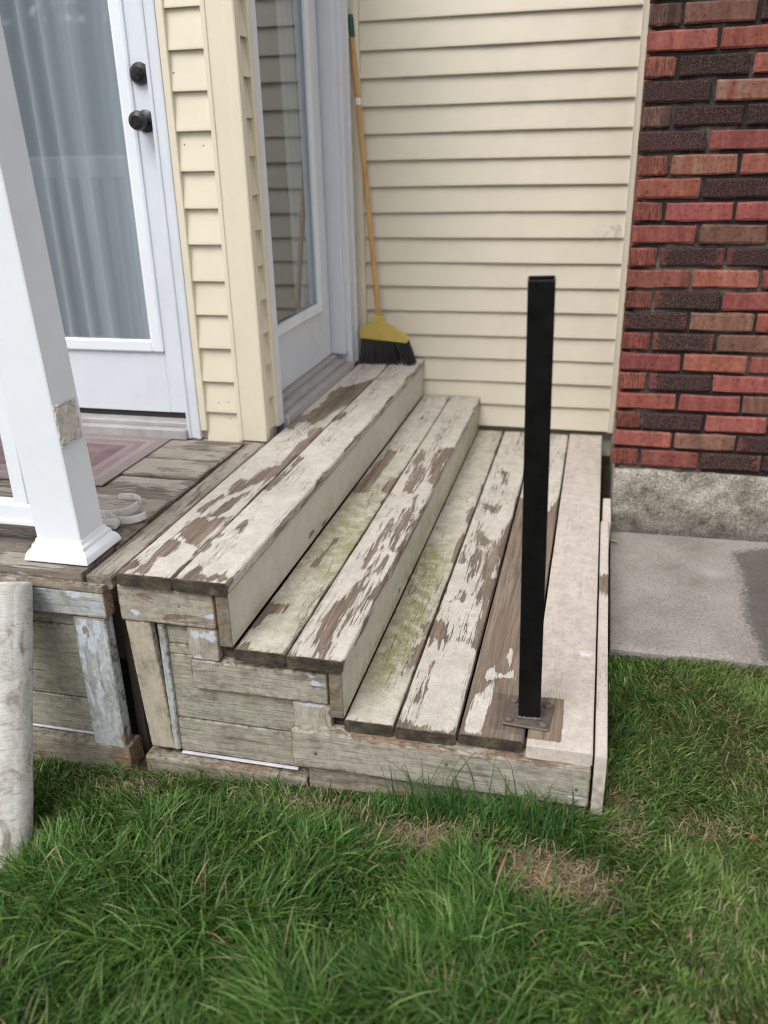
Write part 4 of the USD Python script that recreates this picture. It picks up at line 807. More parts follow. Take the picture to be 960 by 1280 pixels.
def ex_t1d(wv, w, lv, top):
    d = sdist(WEARPOLYS['t1d_bare'], wv[:, :2])
    w[:, 0] = np.where(top, .0 + 1.0 * np.clip(.5 - d / .005, 0, 1), 0.0)
    d = sdist(WEARPOLYS['t1d_white'], wv[:, :2])
    w[:, 1] = np.where(top, 1.6 * np.clip(.5 - d / .006, 0, 1), 0)
    w[:, 2] = .42 + .4 * np.exp(-(2.38 - wv[:, 1]) / .12)
    b = sdist([[(-.02, 1.05), (-.005, 1.05), (-.005, 1.18), (-.02, 1.18)]], wv[:, :2])
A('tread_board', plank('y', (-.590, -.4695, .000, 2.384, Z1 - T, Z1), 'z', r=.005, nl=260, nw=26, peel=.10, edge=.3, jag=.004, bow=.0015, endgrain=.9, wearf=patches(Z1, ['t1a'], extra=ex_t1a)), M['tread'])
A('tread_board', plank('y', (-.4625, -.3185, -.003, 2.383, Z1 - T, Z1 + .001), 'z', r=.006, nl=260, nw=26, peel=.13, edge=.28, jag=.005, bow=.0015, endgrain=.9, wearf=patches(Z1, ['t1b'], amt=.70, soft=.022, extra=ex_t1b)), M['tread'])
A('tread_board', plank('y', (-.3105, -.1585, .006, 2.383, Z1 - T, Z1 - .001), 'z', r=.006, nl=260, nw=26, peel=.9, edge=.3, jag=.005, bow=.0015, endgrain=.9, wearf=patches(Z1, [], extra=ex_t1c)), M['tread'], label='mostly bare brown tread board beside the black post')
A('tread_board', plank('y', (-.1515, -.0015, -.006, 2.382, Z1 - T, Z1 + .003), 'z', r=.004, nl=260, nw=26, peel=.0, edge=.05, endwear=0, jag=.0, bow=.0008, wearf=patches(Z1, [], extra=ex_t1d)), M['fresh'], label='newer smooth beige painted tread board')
def riserwear(z0, z1, amt):
    def f(wv, w, lv):
        n = fbm(np.stack([wv[:, 1] * 4, wv[:, 2] * 9, wv[:, 0] * 0 + 4], -1), 3, 3)
        w[:, 1] = np.clip(amt * (.22 + np.exp(-(wv[:, 2] - z0) / .06)) * (.3 + 1.3 * n), 0, 1)
        w[:, 0] = np.where(w[:, 0] > 1.1, 1.2, .0 + .25 * np.exp(-(wv[:, 2] - z0) / .006))
        w[:, 0] += .8 * np.exp(-(((wv[:, 1] - .62) / .03) ** 2 + ((wv[:, 2] - z0 - .03) / .012) ** 2)) + .7 * np.exp(-(((wv[:, 1] - .75) / .03) ** 2 + ((wv[:, 2] - z0 - .012) / .01) ** 2))
    return f
# risers: the face looks to +x, so the thickness runs along x
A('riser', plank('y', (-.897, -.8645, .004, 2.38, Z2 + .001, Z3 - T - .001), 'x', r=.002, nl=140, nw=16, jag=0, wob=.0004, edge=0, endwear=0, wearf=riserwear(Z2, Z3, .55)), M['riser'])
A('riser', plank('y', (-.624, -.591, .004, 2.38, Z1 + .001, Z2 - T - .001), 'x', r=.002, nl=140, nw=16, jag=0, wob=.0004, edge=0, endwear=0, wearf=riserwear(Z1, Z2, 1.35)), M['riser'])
# the panelled side
def rail(name, axis, b, mat, r=.004, **kw):
    A(name, plank(axis, b, 'y', r=r, nl=60, nw=14, jag=.002, wob=.0012, wearf=sidewear(**kw)), M[mat])
rail('rail', 'x', (-1.160, -.905, .010, .034, .379, Z3 - T - .003), 'sage', blue=((-1.12, .41, .02, .02, .6), (-.92, .42, .03, .03, .55)), orange=((-1.07, .450, .09, .018, .62), (-.97, .405, .08, .018, .60), (-.93, .46, .04, .01, .45)), dirt=.7)
pk = plank('z', (-1.130, -1.062, .011, .034, -.002, .378), 'y', r=.004, nl=60, nw=14, jag=.002, wob=.0012, wearf=sidewear(blue=((-1.1, .37, .05, .012, .6),), orange=((-1.063, .05, .008, .04, .6),), g0=-.2, dirt=.3))
pk[0][:, 0] -= .022 * pk[0][:, 2] / .378          # it has slipped out of plumb
A('stile', pk, M['tan'], label='tan painted stile leaning out of plumb')
for nx9, nz9 in ((-.032, .078), (-.335, .098), (-.66, .075)):
    A('nail', lathe([(0, 0), (.0042, 0), (.0042, .0015), (.002, .0022), (0, .0015)], 10, 'y-', (nx9, -.0195, nz9)), M['plate'])
rail('stile', 'z', (-.985, -.906, .009, .032, .289, .378), 'sage', blue=((-.945, .36, .05, .015, .75), (-.96, .295, .03, .01, .7)), orange=((-.93, .35, .03, .008, .3),), dirt=.3)
rail('rail', 'x', (-.985, -.630, .008, .032, .203, .287), 'sage', blue=((-.66, .265, .02, .02, .6), (-.9, .283, .06, .006, .6)), dirt=.7)
rail('stile', 'z', (-.722, -.624, .009, .032, .116, .2015), 'sage', blue=((-.67, .198, .05, .008, .9), (-.63, .12, .02, .02, .6)), dirt=.4)
A('bottom_rail', plank('x', (-.722, -.002, -.020, .030, .028, .1385), 'y', r=.006, nl=110, nw=18, wob=.0022, jag=.003, wearf=sidewear(blue=((-.04, .06, .03, .03, .4),), orange=((-.5, .138, .14, .010, .62), (-.15, .137, .14, .009, .6)), dirt=.6)), M['sage'])
for x0, x9, z0, z1, off in ((-1.05, -.908, .318, .383, .0), (-1.05, -.908, .2883, .316, .0028), (-1.05, -.63, .097, .288, .003), (-1.05, -.63, -.008, .0935, .006)):
    A('siding_board', plank('x', (x0, x9, .026 - off, .040, z0, z1), 'y', r=.003, nl=70, nw=18, wearf=sidewear(g0=-.1, dirt=.5)), M['sagedark'])
A('edge_trim', plank('z', (-1.066, -1.048, .012, .036, -.004, .376), 'y', nl=30, nw=4, wearf=sidewear(g0=.2, dirt=.4)), M['bluegrey'])
A('caulk_line', cbox(-1.046, -.722, .012, .022, -.0150, -.0088, .002), M['white_caulk'])
A('skid_beam', plank('x', (-1.142, -.690, -.010, .05, -.125, -.020), 'y', r=.007, wob=.002, jag=.006, nl=60, nw=14, wearf=sidewear(o0=.16, dirt=.6)), M['skid'])
A('skid_beam', plank('x', (-.688, -.012, -.006, .05, -.105, .0265), 'y', r=.007, wob=.002, jag=.006, nl=90, nw=14, wearf=sidewear(o0=.12, dirt=.8)), M['skid'])
# trim boards along the right edge
def fr(wv, w, lv):
    w[:, 0] = .0 + .8 * np.exp(-((wv[:, 1] - .84) / .09) ** 2) * (wv[:, 2] > Z1 - .06); w[:, 2] = .15 + .8 * (wv[:, 2] < .10) * (wv[:, 1] < .0)
A('trim_board', plank('y', (.0035, .0305, -.012, 1.343, .006, Z1 + .004), 'x', r=.003, nl=120, nw=10, jag=0, wob=.0005, edge=0, endwear=0, wearf=fr), M['fresh'])
A('trim_board', plank('y', (.010, .039, 1.345, YK - .012, .03, Z1 + .006), 'x', r=.004, nl=30, nw=10, jag=.001, edge=0, endwear=0, wearf=lambda wv, w, lv: w.__setitem__((slice(None), 0), .02)), M['fresh'])
# framing under the treads
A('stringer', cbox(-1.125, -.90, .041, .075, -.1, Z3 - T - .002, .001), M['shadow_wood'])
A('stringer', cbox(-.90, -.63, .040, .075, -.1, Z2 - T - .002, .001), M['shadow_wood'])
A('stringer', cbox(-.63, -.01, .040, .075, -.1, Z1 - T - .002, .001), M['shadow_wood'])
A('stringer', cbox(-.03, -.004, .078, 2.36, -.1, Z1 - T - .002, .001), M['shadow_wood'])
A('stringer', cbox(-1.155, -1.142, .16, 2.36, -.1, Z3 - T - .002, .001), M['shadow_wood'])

# ------------------------------------------------------------------ the black post on the lowest step
pc = np.array([-.154, .112, Z1 + .003])
post = Thing('metal_post', 'tall black square steel post bolted to the lowest step', 'post', tuple(pc))
h = 1.038; w = .0262; t = .0028
tubev = []
for s_ in (-1, 1):
    tubev.append(cbox(pc[0] - w, pc[0] + w, pc[1] + s_ * w - (t if s_ > 0 else 0), pc[1] + s_ * w + (t if s_ < 0 else 0), pc[2] + .010, pc[2] + h, .0011))
    tubev.append(cbox(pc[0] + s_ * w - (t if s_ > 0 else 0), pc[0] + s_ * w + (t if s_ < 0 else 0), pc[1] - w + t, pc[1] + w - t, pc[2] + .010, pc[2] + h - .0003, .0006))
lean = rotm([0, 1, 0], -1.0) @ rotm([1, 0, 0], 2.6) @ rotm([0, 0, 1], 4)
post.add('tube', moved(join(*tubev), lean, c=pc), M['black_metal'])
plv, plf = cbox(-.056, .056, -.054, .054, 0, .0065, .0022)
post.add('base_plate', (plv @ rotm([0, 0, 1], -4).T + pc + [-.002, -.004, .0005], plf), M['plate'])
for sx in (-1, 1):
    for sy in (-1, 1):
        c = rotm([0, 0, 1], -4) @ np.array([sx * .041, sy * .039, 0]) + pc + [-.002, -.004, .0075]
        post.add('bolt', lathe([(0, 0), (.0105, 0), (.0105, .003), (.0095, .0062), (.006, .0085), (0, .0092)], 14, at=c), M['plate'], smooth=40)
# weld bead
ws_ = [np.array([a_, b_]) for a_, b_ in ((-1, -1), (1, -1), (1, 1), (-1, 1), (-1, -1))]
pts = np.concatenate([np.linspace(ws_[k], ws_[k + 1], 14, endpoint=False) for k in range(4)]) * (w + .001)
rw = np.random.default_rng(5)
pts3 = np.column_stack([pts @ rotm([0, 0, 1], 4)[:2, :2].T, np.full(len(pts), .0095)]) + pc + rw.normal(0, .0007, (len(pts), 3))
post.add('weld', tube(np.vstack([pts3, pts3[:1]]), .0042 + .0012 * np.sin(np.arange(len(pts) + 1) * 1.9), 7), M['plate'], smooth=True)

# ------------------------------------------------------------------ the white porch post and railing on the deck
pp = Thing('porch_post', 'square white porch post with a moulded base and a stained bracket mark', 'post', (-1.345, .135, ZD))
X0, X1, Y0, Y1 = -1.408, -1.283, .074, .186
def leaning(vf):
    v = np.asarray(vf[0], float).copy(); v[:, 0] -= .042 * np.maximum(v[:, 2] - ZD - .05, 0)     # it stands a little out of plumb
    return v, vf[1]
pp.add('sleeve', leaning(cbox(X0, X1, Y0, Y1, ZD + .03, 2.62, .0035)), M['white_vinyl'])
prof = [(.027, .006), (.027, .010), (.0235, .022), (.0215, .026), (.0145, .034), (.0125, .0345), (.0105, .044), (.0045, .050), (.002, .058), (.0, .0585)]
rings = []
for o, z in [(.0, .006)] + prof:
    rings.append([(X0 - o, Y0 - o, ZD + z), (X1 + o, Y0 - o, ZD + z), (X1 + o, Y1 + o, ZD + z), (X0 - o, Y1 + o, ZD + z)])
pp.add('base_trim', sweep(np.array(rings)), M['white_vinyl'])
# bracket outline and grime on its right face
grime = principled('old_caulk_grime', (.56, .53, .48), .8, var=.3, scale=40, stain=(.20, .15, .11), stain_scale=60, stain_amt=.8, bump=.001, bscale=200)
pp.add('bracket_mark', leaning(cbox(X1 - .001, X1 + .0022, .083, .163, .803, .893, .001)), grime)
for sy, sz in ((.088, .886), (.156, .889), (.156, .812), (.088, .812)):
    v, f = lathe([(0, 0), (.0085, 0), (.009, .002), (.006, .004), (.005, .0025), (0, .0022)], 14)
    pp.add('screw', leaning((np.stack([v[:, 2], v[:, 0], v[:, 1]], -1) + [X1 + .0018, sy, sz], f)), grime)
for (a0, a1) in (((.080, .800), (.080, .9)), ((.164, .800), (.164, .9)), ((.080, .8), (.164, .8)), ((.080, .899), (.150, .9)), ((.118, .805), (.112, .885))):
    ya, yb_ = np.array(a0), np.array(a1); k = np.linspace(0, 1, 14)[:, None]
    pq = ya + (yb_ - ya) * k + rw.normal(0, .0012, (14, 2))
    pp.add('caulk_ridge', leaning(tube(np.column_stack([np.full(14, X1 + .0015), pq]), rw.uniform(.0012, .0032, 14), 6)), grime)

rl = Thing('porch_railing', 'white railing with square balusters left of the porch post', 'railing', (-2.2, .135, ZD))
rl.add('bottom_rail', join(cbox(-3.0, X0, .112, .160, .566, .622, .004), cbox(-3.0, X0, .106, .166, .566, .580, .003)), M['white_vinyl'])
rl.add('top_rail', join(cbox(-3.0, X0, .100, .172, 1.40, 1.45, .008), cbox(-3.0, X0, .112, .160, 1.36, 1.402, .003)), M['white_vinyl'])
for k in range(13):
    x = -1.472 - .115 * k
    rl.add('baluster', cbox(x - .019, x + .019, .118, .154, .62, 1.362, .002), M['white_vinyl'])

# ------------------------------------------------------------------ door mat
def matmat():
    N = {'g': ('geometry', {}), 's': ('separate_xyz', {}), 'n': ('noise_texture', {'scale': 300.0, 'detail': 3.0, 'roughness': .7}), 'n2': ('noise_texture', {'scale': 12.0, 'detail': 5.0}),
         'ws': ('attribute', {'attribute': 'wear'}), 'sc': ('separate_color', {'color_type': 'rgb'}),
         'r': ('rgb_ramp', {'interpolate': False, 'ramp': [(0, (.25, .205, .205)), (.20, (.31, .255, .25)), (.30, (.22, .165, .17)), (.42, (.27, .215, .215)), (.52, (.16, .095, .11)), (.72, (.19, .12, .13)), (.84, (.14, .08, .095))]}),
         'nm': ('rgb_ramp', {'ramp': [(.3, (.6, .6, .6)), (.7, (1.3, 1.3, 1.3))]}), 'm': ('mix_color', {'blend_type': 'multiply', 'fac': 1.0}), 'f': ('mix_color', {'blend_type': 'mix', 'b': (.27, .22, .215)}), 'mf': ('map_range', {'from_min': .4, 'from_max': .7, 'to_min': .1, 'to_max': .6, 'clamp': True}),
         'p': ('principled_bsdf', {'roughness': .95, 'specular_ior_level': .1}), 'b': ('bump', {'strength': 1.0, 'distance': .002}), 'ja': ('math', {'math_type': 'multiply_add', 'value2': .05})}
    E = [('g.position', 'n.vector'), ('g.position', 'n2.vector'), ('ws.color', 'sc.color'), ('n2.fac', 'ja.value1'), ('sc.r', 'ja.value3'), ('ja.value', 'r.fac'), ('n.fac', 'nm.fac'), ('r.color', 'm.a'), ('nm.color', 'm.b'), ('n2.fac', 'mf.value'), ('mf.result', 'f.fac'), ('m.result', 'f.a'), ('f.result', 'p.base_color'), ('n.fac', 'b.height'), ('b.normal', 'p.normal')]
    return usdkit.material(stage, L('faded_maroon_mat'), N, E, surface='p.BSDF')
mx0, mx1, my0, my1 = -2.35, -1.527, .572, 1.058
ux, uy = np.linspace(mx0, mx1, 60), np.linspace(my0, my1, 44)
MX, MY = np.meshgrid(ux, uy, indexing='ij')
MZ = ZD + .006 + .0022 * (fbm(np.stack([MX * 6, MY * 6, MX * 0], -1), 2, 7) - .4)
de = np.minimum(np.minimum(MX - mx0, mx1 - MX), np.minimum(MY - my0, my1 - MY))
tv = np.stack([MX, MY, MZ], -1).reshape(-1, 3); a, b = MX.shape
ii, jj = np.meshgrid(np.arange(a - 1), np.arange(b - 1), indexing='ij'); kq = (ii * b + jj).ravel()
q = np.stack([kq, kq + b, kq + b + 1, kq + 1], -1); f1 = np.vstack([q[:, [0, 1, 2]], q[:, [0, 2, 3]]])
rim = np.concatenate([np.arange(a) * b, (a - 1) * b + np.arange(1, b), (np.arange(a - 1)[::-1]) * b + b - 1, np.arange(1, b - 1)[::-1]])
lo_ = tv[rim].copy(); lo_[:, 2] = ZD + .0015; n, K = len(tv), len(rim); kk = np.arange(K)
mf_ = np.vstack([f1, np.stack([rim, n + kk, n + (kk + 1) % K], 1), np.stack([rim, n + (kk + 1) % K, np.roll(rim, -1)], 1)])
mwr = np.zeros((n + K, 3)); mwr[:n, 0] = (de / .235).ravel()
solo('door_mat', (np.vstack([tv, lo_]), mf_), matmat(), 'faded maroon bordered mat in front of the left door', 'door mat', attrs={'wear': mwr}, smooth=False)

# ------------------------------------------------------------------ broken trim bits by the post
def arc(cx_, cy_, r_, a0, a1, wdt, hgt, z, tilt=0):
    t_ = np.radians(np.linspace(a0, a1, 26)); R = []
    for k, a_ in enumerate(t_):
        zz = z + tilt * k / 25
        for_ = []
        for (o, hh) in ((-wdt / 2, 0), (wdt / 2, 0), (wdt / 2, hgt * .7), (wdt / 4, hgt), (-wdt / 2, hgt)):
            for_.append(((cx_ + (r_ + o) * np.cos(a_)), cy_ + (r_ + o) * np.sin(a_), zz + hh))
        R.append(for_)
    return sweep(np.array(R))
bits = principled('chipped_white_plastic', (.62, .60, .57), .5, var=.12, scale=60, stain=(.25, .2, .16), stain_scale=60, stain_amt=.6)
solo('broken_trim', arc(-1.312, .366, .052, 188, 350, .0055, .020, ZD + .001, .004), bits, 'curved white broken plastic trim piece nearest the edge board', 'trim piece', loc=(0, 0, 0))
solo('broken_trim', join(arc(-1.372, .400, .060, 200, 372, .0055, .021, ZD + .001, .010), arc(-1.368, .418, .052, 20, 130, .005, .014, ZD + .0145, 0)), bits, 'curled white broken trim strip further back behind the porch post', 'trim piece')
solo('broken_trim', moved(cbox(-1.375, -1.305, .262, .300, ZD + .001, ZD + .026, .007), rotm([0, 0, 1], 12), c=(-1.34, .28, ZD)), bits, 'short white block of broken trim tucked against the porch post', 'trim piece')

# ------------------------------------------------------------------ the broom
br = Thing('broom', 'yellow and black broom with a wooden handle leaning in the corner', 'broom', (-1.02, 2.25, Z3))
P0, P1 = np.array([-1.050, 2.262, .705]), np.array([-1.170, 2.352, 1.976])
ln = lambda t_: P0 + (P1 - P0) * t_
woodh = usdkit.material(stage, L('varnished_handle'), {'g': ('geometry', {}), 'm': ('mapping', {'scale': (90., 90., 5.)}), 'n': ('noise_texture', {'scale': 1.0, 'detail': 4.0}),
    'r': ('rgb_ramp', {'ramp': [(.3, (.36, .19, .065)), (.6, (.52, .32, .12))]}), 'p': ('principled_bsdf', {'roughness': .35})}, [('g.position', 'm.vector'), ('m.vector', 'n.vector'), ('n.fac', 'r.fac'), ('r.color', 'p.base_color')], surface='p.BSDF')
br.add('handle', tube([ln(t_) for t_ in np.linspace(-.03, .935, 12)], .0118, 12), woodh, smooth=True)
br.add('grip', tube([ln(t_) for t_ in (.93, .932, .96, .99, .998, 1.0)], [.011, .0142, .0148, .0145, .012, .004], 12), principled('green_grip', (.012, .07, .04), .45), smooth=True)
br.add('price_sticker', tube([ln(t_) for t_ in (.725, .727, .745, .747)], [.0115, .0124, .0124, .0115], 12), principled('white_sticker', (.7, .68, .66), .5))
ye = principled('yellow_cap', (.46, .35, .085), .42, var=.1, scale=20)
def slabpoly(pts, y0, y1, yb0=None, yb1=None):
    g = trimesh.creation.extrude_polygon(Polygon(pts), y1 - y0, engine='earcut')
    v = np.array(g.vertices); f = np.array(g.faces)
    return np.stack([v[:, 0], y0 + v[:, 2], v[:, 1]], -1), f[:, ::-1]
cap = [(-1.138, .636), (-.915, .618), (-.906, .634), (-.94, .658), (-.99, .690), (-1.025, .705), (-1.033, .735), (-1.072, .742), (-1.082, .708), (-1.125, .690), (-1.142, .665)]
br.add('cap', slabpoly(cap, 2.235, 2.285), ye)
bl = []
for k in range(34):
    for row in range(4):
        u = (k + .5) / 34
        xt, zt = -1.133 + .218 * u, .642 - .014 * u
        xb_ = -1.140 + .268 * u + rw.normal(0, .003); zb = Z3 + .003 + rw.uniform(0, .006)
        if .70 < u < .80:
            zb = Z3 + .045 + rw.uniform(0, .01)
        yt_ = 2.242 + .012 * row; yb2 = 2.222 + .021 * row + rw.normal(0, .003)
        c1, c0 = np.array([xt, yt_, zt]), np.array([xb_, yb2, zb])
        bl.append(tube([c1, (c1 * .5 + c0 * .5) + [0, 0, 0], c0], [.0042, .0048, .0030], 5))
br.add('bristles', join(*bl), principled('black_bristles', (.008, .008, .010), .55))

# ------------------------------------------------------------------ the round post leaning at the left edge
gb = np.array([-1.335, -.362, float(ground_z(np.array([-1.335]), np.array([-.362]))[0]) + .02]); gt = np.array([-1.428, -.062, .490])
axis_ = (gt - gb) / np.linalg.norm(gt - gb)
pip = []
rr_ = .072
nstep = 46
U = np.cross(axis_, [0, 1, 0]); U /= np.linalg.norm(U); V = np.cross(axis_, U)
ang = np.arange(36) * 2 * np.pi / 36
prs = [(0, .3), (0, .9), (.004, .985)] + [(x_, 1.0) for x_ in np.linspace(.012, .988, nstep)] + [(.996, .985), (1, .93), (1, .3)]
R = []
ln_ = np.linalg.norm(gt - gb) + .02
for s_, q_ in prs:
    c = gb - axis_ * .02 + axis_ * s_ * ln_
    wob = 1 + .03 * (fbm(np.stack([np.cos(ang) * 1.5 + s_ * 3, np.sin(ang) * 1.5, ang * 0 + s_ * 4], -1), 3, 6) - .5)
    R.append(c + (rr_ * q_ * wob)[:, None] * (np.cos(ang)[:, None] * U + np.sin(ang)[:, None] * V))
pvf = sweep(np.array(R))
tri = pvf[0][pvf[1]]; nn = np.cross(tri[:, 1] - tri[:, 0], tri[:, 2] - tri[:, 0])
if ((tri[:, 0] - pvf[0].mean(0)) * nn).sum() < 0:
    pvf = (pvf[0], pvf[1][:, ::-1])
Qm = np.stack([U, V, axis_])
bcv = (pvf[0] - gb) @ Qm.T
pvm = usdkit.material(stage, L('grimy_white_post'), {
    'a': ('attribute', {'attribute': 'bc'}), 'm': ('mapping', {'scale': (17., 17., 13.), 'rotation': (0.35, 0.2, 0)}), 'n': ('noise_texture', {'scale': 1.0, 'detail': 9.0, 'roughness': .68, 'distortion': .8}),
    'r': ('rgb_ramp', {'ramp': [(.30, (.13, .105, .08)), (.40, (.33, .30, .26)), (.48, (.50, .485, .455)), (.7, (.64, .635, .625))]}),
    'm2': ('mapping', {'scale': (55., 55., 260.), 'rotation': (0.5, 0.35, 0)}), 'n2': ('noise_texture', {'scale': 1.0, 'detail': 3.0, 'roughness': .6, 'distortion': .4}),
    'm3': ('mapping', {'scale': (6., 6., 90.), 'rotation': (0.6, 0.4, 0)}), 'n3': ('noise_texture', {'scale': 1.0, 'detail': 2.0}), 'c': ('math', {'math_type': 'compare', 'value2': .5, 'value3': .006}), 'c2': ('math', {'math_type': 'multiply', 'value2': .5}),
    'r2': ('rgb_ramp', {'ramp': [(.32, (.72, .70, .67)), (.5, (1, 1, 1))]}), 'x': ('mix_color', {'blend_type': 'multiply', 'fac': .8}), 'y': ('mix_color', {'blend_type': 'mix', 'b': (.16, .14, .12)}),
    'b': ('bump', {'strength': 1.0, 'distance': .002}), 'p': ('principled_bsdf', {'roughness': .6})},
    [('a.vector', 'm.vector'), ('m.vector', 'n.vector'), ('n.fac', 'r.fac'), ('a.vector', 'm2.vector'), ('m2.vector', 'n2.vector'), ('n2.fac', 'r2.fac'), ('r.color', 'x.a'), ('r2.color', 'x.b'), ('a.vector', 'm3.vector'), ('m3.vector', 'n3.vector'), ('n3.fac', 'c.value1'), ('c.value', 'c2.value1'), ('c2.value', 'y.fac'), ('x.result', 'y.a'), ('y.result', 'p.base_color'), ('n.fac', 'b.height'), ('b.normal', 'p.normal')], surface='p.BSDF')
solo('round_post', (pvf[0], pvf[1], {'bc': bcv}), pvm, 'grimy white round post leaning against the deck front', 'post', smooth=True)

# ------------------------------------------------------------------ grass
leaf = usdkit.material(stage, L('grass_blade'), {'a': ('attribute', {'attribute': 'wear'}), 'p': ('principled_bsdf', {'roughness': .5, 'specular_ior_level': .22}), 't': ('translucent_bsdf', {}), 'hs': ('hsv', {'hue': .485, 'saturation': 1.1, 'value': 1.25, 'fac': 1.0}), 'm': ('mix_closure', {'fac': .26})},
    [('a.color', 'p.base_color'), ('a.color', 'hs.color'), ('hs.color', 't.color'), ('p.BSDF', 'm.closure1'), ('t.BSDF', 'm.closure2')], surface='m.closure')
def blades(n, x0, x1, y0, y1, seed, lmul=1.0, wmul=1.0, straw_only=False):
    g = np.random.default_rng(seed)
    x, y = g.uniform(x0, x1, n), g.uniform(y0, y1, n)
    cl = fbm(np.stack([x * 9, y * 9, x * 0], -1), 3, 31)              # clumps
    st_ = straw_amount(x, y)
    lush0 = np.clip(1.0 - (x + .15) / .60, .0, 1.0)
    near_ = np.maximum.reduce([straw_amount(x + a_, y + b_) for a_, b_ in ((.05, 0), (-.05, 0), (0, .05), (0, -.07))]) if not straw_only else np.zeros(n)
    if straw_only:
        keep = g.random(n) < np.clip(st_ * 1.1 + .035 * (1 - lush0), 0, 1)
    else:
        keep = g.random(n) < np.clip(.62 + .8 * cl, 0, 1) * (1 - .80 * np.clip(st_ * 1.25, 0, 1))
    # not under the steps, deck, path or walls
    keep &= ~((y > -.022) & (x < .034)) & ~((y > .69 + .03 * cl) & (x > .02)) & ~((x < .04) & (y > 1.3))
    x, y, cl, st_, lush0, near_ = x[keep], y[keep], cl[keep], st_[keep], lush0[keep], near_[keep]; n = len(x)
    lush = (.25 + .75 * lush0) * np.clip(.66 + (-y) * .75, .55, 1.1)
    tuft = fbm(np.stack([x * 4.5, y * 4.5, x * 0 + 9], -1), 3, 12)
    Ln = (.026 + .118 * lush * np.clip(2.6 * tuft - .62, .12, 1.5)) * g.uniform(.5, 1.25, n) * (1 - .55 * st_) * lmul * (1 - .45 * near_)
    wd = g.choice([.0009, .0013, .0018, .0026], n, p=[.30, .36, .25, .09]) * g.uniform(.75, 1.1, n) * wmul * (1 + .30 * lush)
    if straw_only:
        Ln = g.uniform(.015, .055, n); wd = g.uniform(.0006, .0014, n)
    # lean: one sweep per tuft, loosely followed
    th = 2 * np.pi * fbm(np.stack([x * 4.0, y * 4.0, x * 0 + 2], -1), 2, 44) * 1.6 + g.normal(0, 1.15, n)
    bend = np.clip(g.normal(.95, .34, n) + .5 * (tuft - .4), .15, 1.75)
    start = g.uniform(.02, .45, n)
    if straw_only:
        th = g.uniform(0, 6.28, n); bend = g.uniform(.3, .9, n); start = g.uniform(.5, 1.35, n)
    K = 6
    tt = np.linspace(0, 1, K)
    d = np.stack([np.cos(th), np.sin(th), np.zeros(n)], -1)
    sidev = np.stack([-np.sin(th), np.cos(th), np.zeros(n)], -1)
    pts = np.zeros((n, K, 3)); cur = np.stack([x, y, ground_z(x, y) - .003 + (g.uniform(0, .012, n) if straw_only else 0)], -1)
    pts[:, 0] = cur
    for k in range(1, K):
        phi = start + bend * tt[k] ** 1.2                     # angle from upright
        step = (Ln / (K - 1))[:, None] * (np.cos(phi)[:, None] * np.array([0, 0, 1.0]) + np.sin(phi)[:, None] * d)
        cur = cur + step
        gz = ground_z(cur[:, 0], cur[:, 1]) + .003 + .012 * cl
        cur[:, 2] = np.maximum(cur[:, 2], gz)
        inn = (cur[:, 1] > -.026) & (cur[:, 0] < .034)         # blades bend back from the boards
        cur[:, 1] = np.where(inn & (y < 0), -.026, cur[:, 1]); cur[:, 0] = np.where(inn & (y >= 0), .034, cur[:, 0])
        pts[:, k] = cur
    tw = g.normal(0, .7, n)[:, None, None] * tt[None, :, None]
    sv_ = sidev[:, None] * np.cos(tw) + np.array([0, 0, 1.0]) * np.sin(tw)
    wk = wd[:, None] * np.array([.75, .95, 1.0, .85, .55, .0])[None]
    Lf, Rt = pts - sv_ * wk[..., None], pts + sv_ * wk[..., None]
    v = np.stack([Lf, Rt], 2)
    v = np.concatenate([v[:, :K - 1].reshape(n, -1, 3), pts[:, -1:]], 1)
    nv = 2 * (K - 1) + 1
    fl = []
    for k in range(K - 2):
        a_ = 2 * k
        fl += [[a_, a_ + 1, a_ + 3], [a_, a_ + 3, a_ + 2]]
    fl.append([2 * (K - 2), 2 * (K - 2) + 1, nv - 1])
    f = (np.arange(n)[:, None, None] * nv + np.array(fl)[None]).reshape(-1, 3)
    hue = g.random(n)
    dark, mid, lite, straw = np.array([.015, .050, .010]), np.array([.055, .130, .021]), np.array([.165, .26, .075]), np.array([.38, .31, .185])
    c = dark + (mid - dark) * np.clip(hue * 1.7, 0, 1)[:, None]
    c = np.where((hue > .6)[:, None], mid + (lite - mid) * ((hue - .6) / .4)[:, None], c)
    c = c * (1 + .9 * (cl - .5))[:, None]
    right = (1 - lush0)[:, None]
    c = c * (1 - .55 * right) + .55 * right * (c * .9 + np.array([.050, .042, .012]))
    dead = g.random(n) < .03 + .55 * st_ + .09 * right[:, 0]
    if straw_only:
        dead[:] = True
    c = np.where(dead[:, None], straw * (g.uniform(.35, 1.15, n) * (1 - .25 * g.random(n)))[:, None], c)
    # a blade is slightly darker at its base, its tip often dry
    ramp = np.concatenate([np.repeat(np.array([.95, .95, 1.0, 1.05, 1.1]), 2), [1.1]])
    col = np.repeat(c[:, None], nv, 1) * ramp[None, :, None]
    dry = (g.random(n) < .16)[:, None]
    col[:, -1] = np.where(dry, np.array([.2, .16, .08]), col[:, -1])
    return v.reshape(-1, 3), f, col.reshape(-1, 3)
parts_, cols_ = [], []
for (n, x0, x1, y0, y1, sd, lm, wm) in ((78000, -1.45, .75, -.95, .0, 1, 1.0, .92), (30000, .02, .95, 0.0, .73, 2, .85, .85), (6000, -2.2, -1.45, -.95, .0, 3, 1.0, 1.2), (9000, -1.6, 1.6, -1.7, -.95, 4, 1.0, 1.5), (5000, .75, 1.7, -.9, .73, 5, 1.0, 1.3)):
    v, f, c = blades(n, x0, x1, y0, y1, sd, lm, wm)
    parts_.append((v, f)); cols_.append(c)
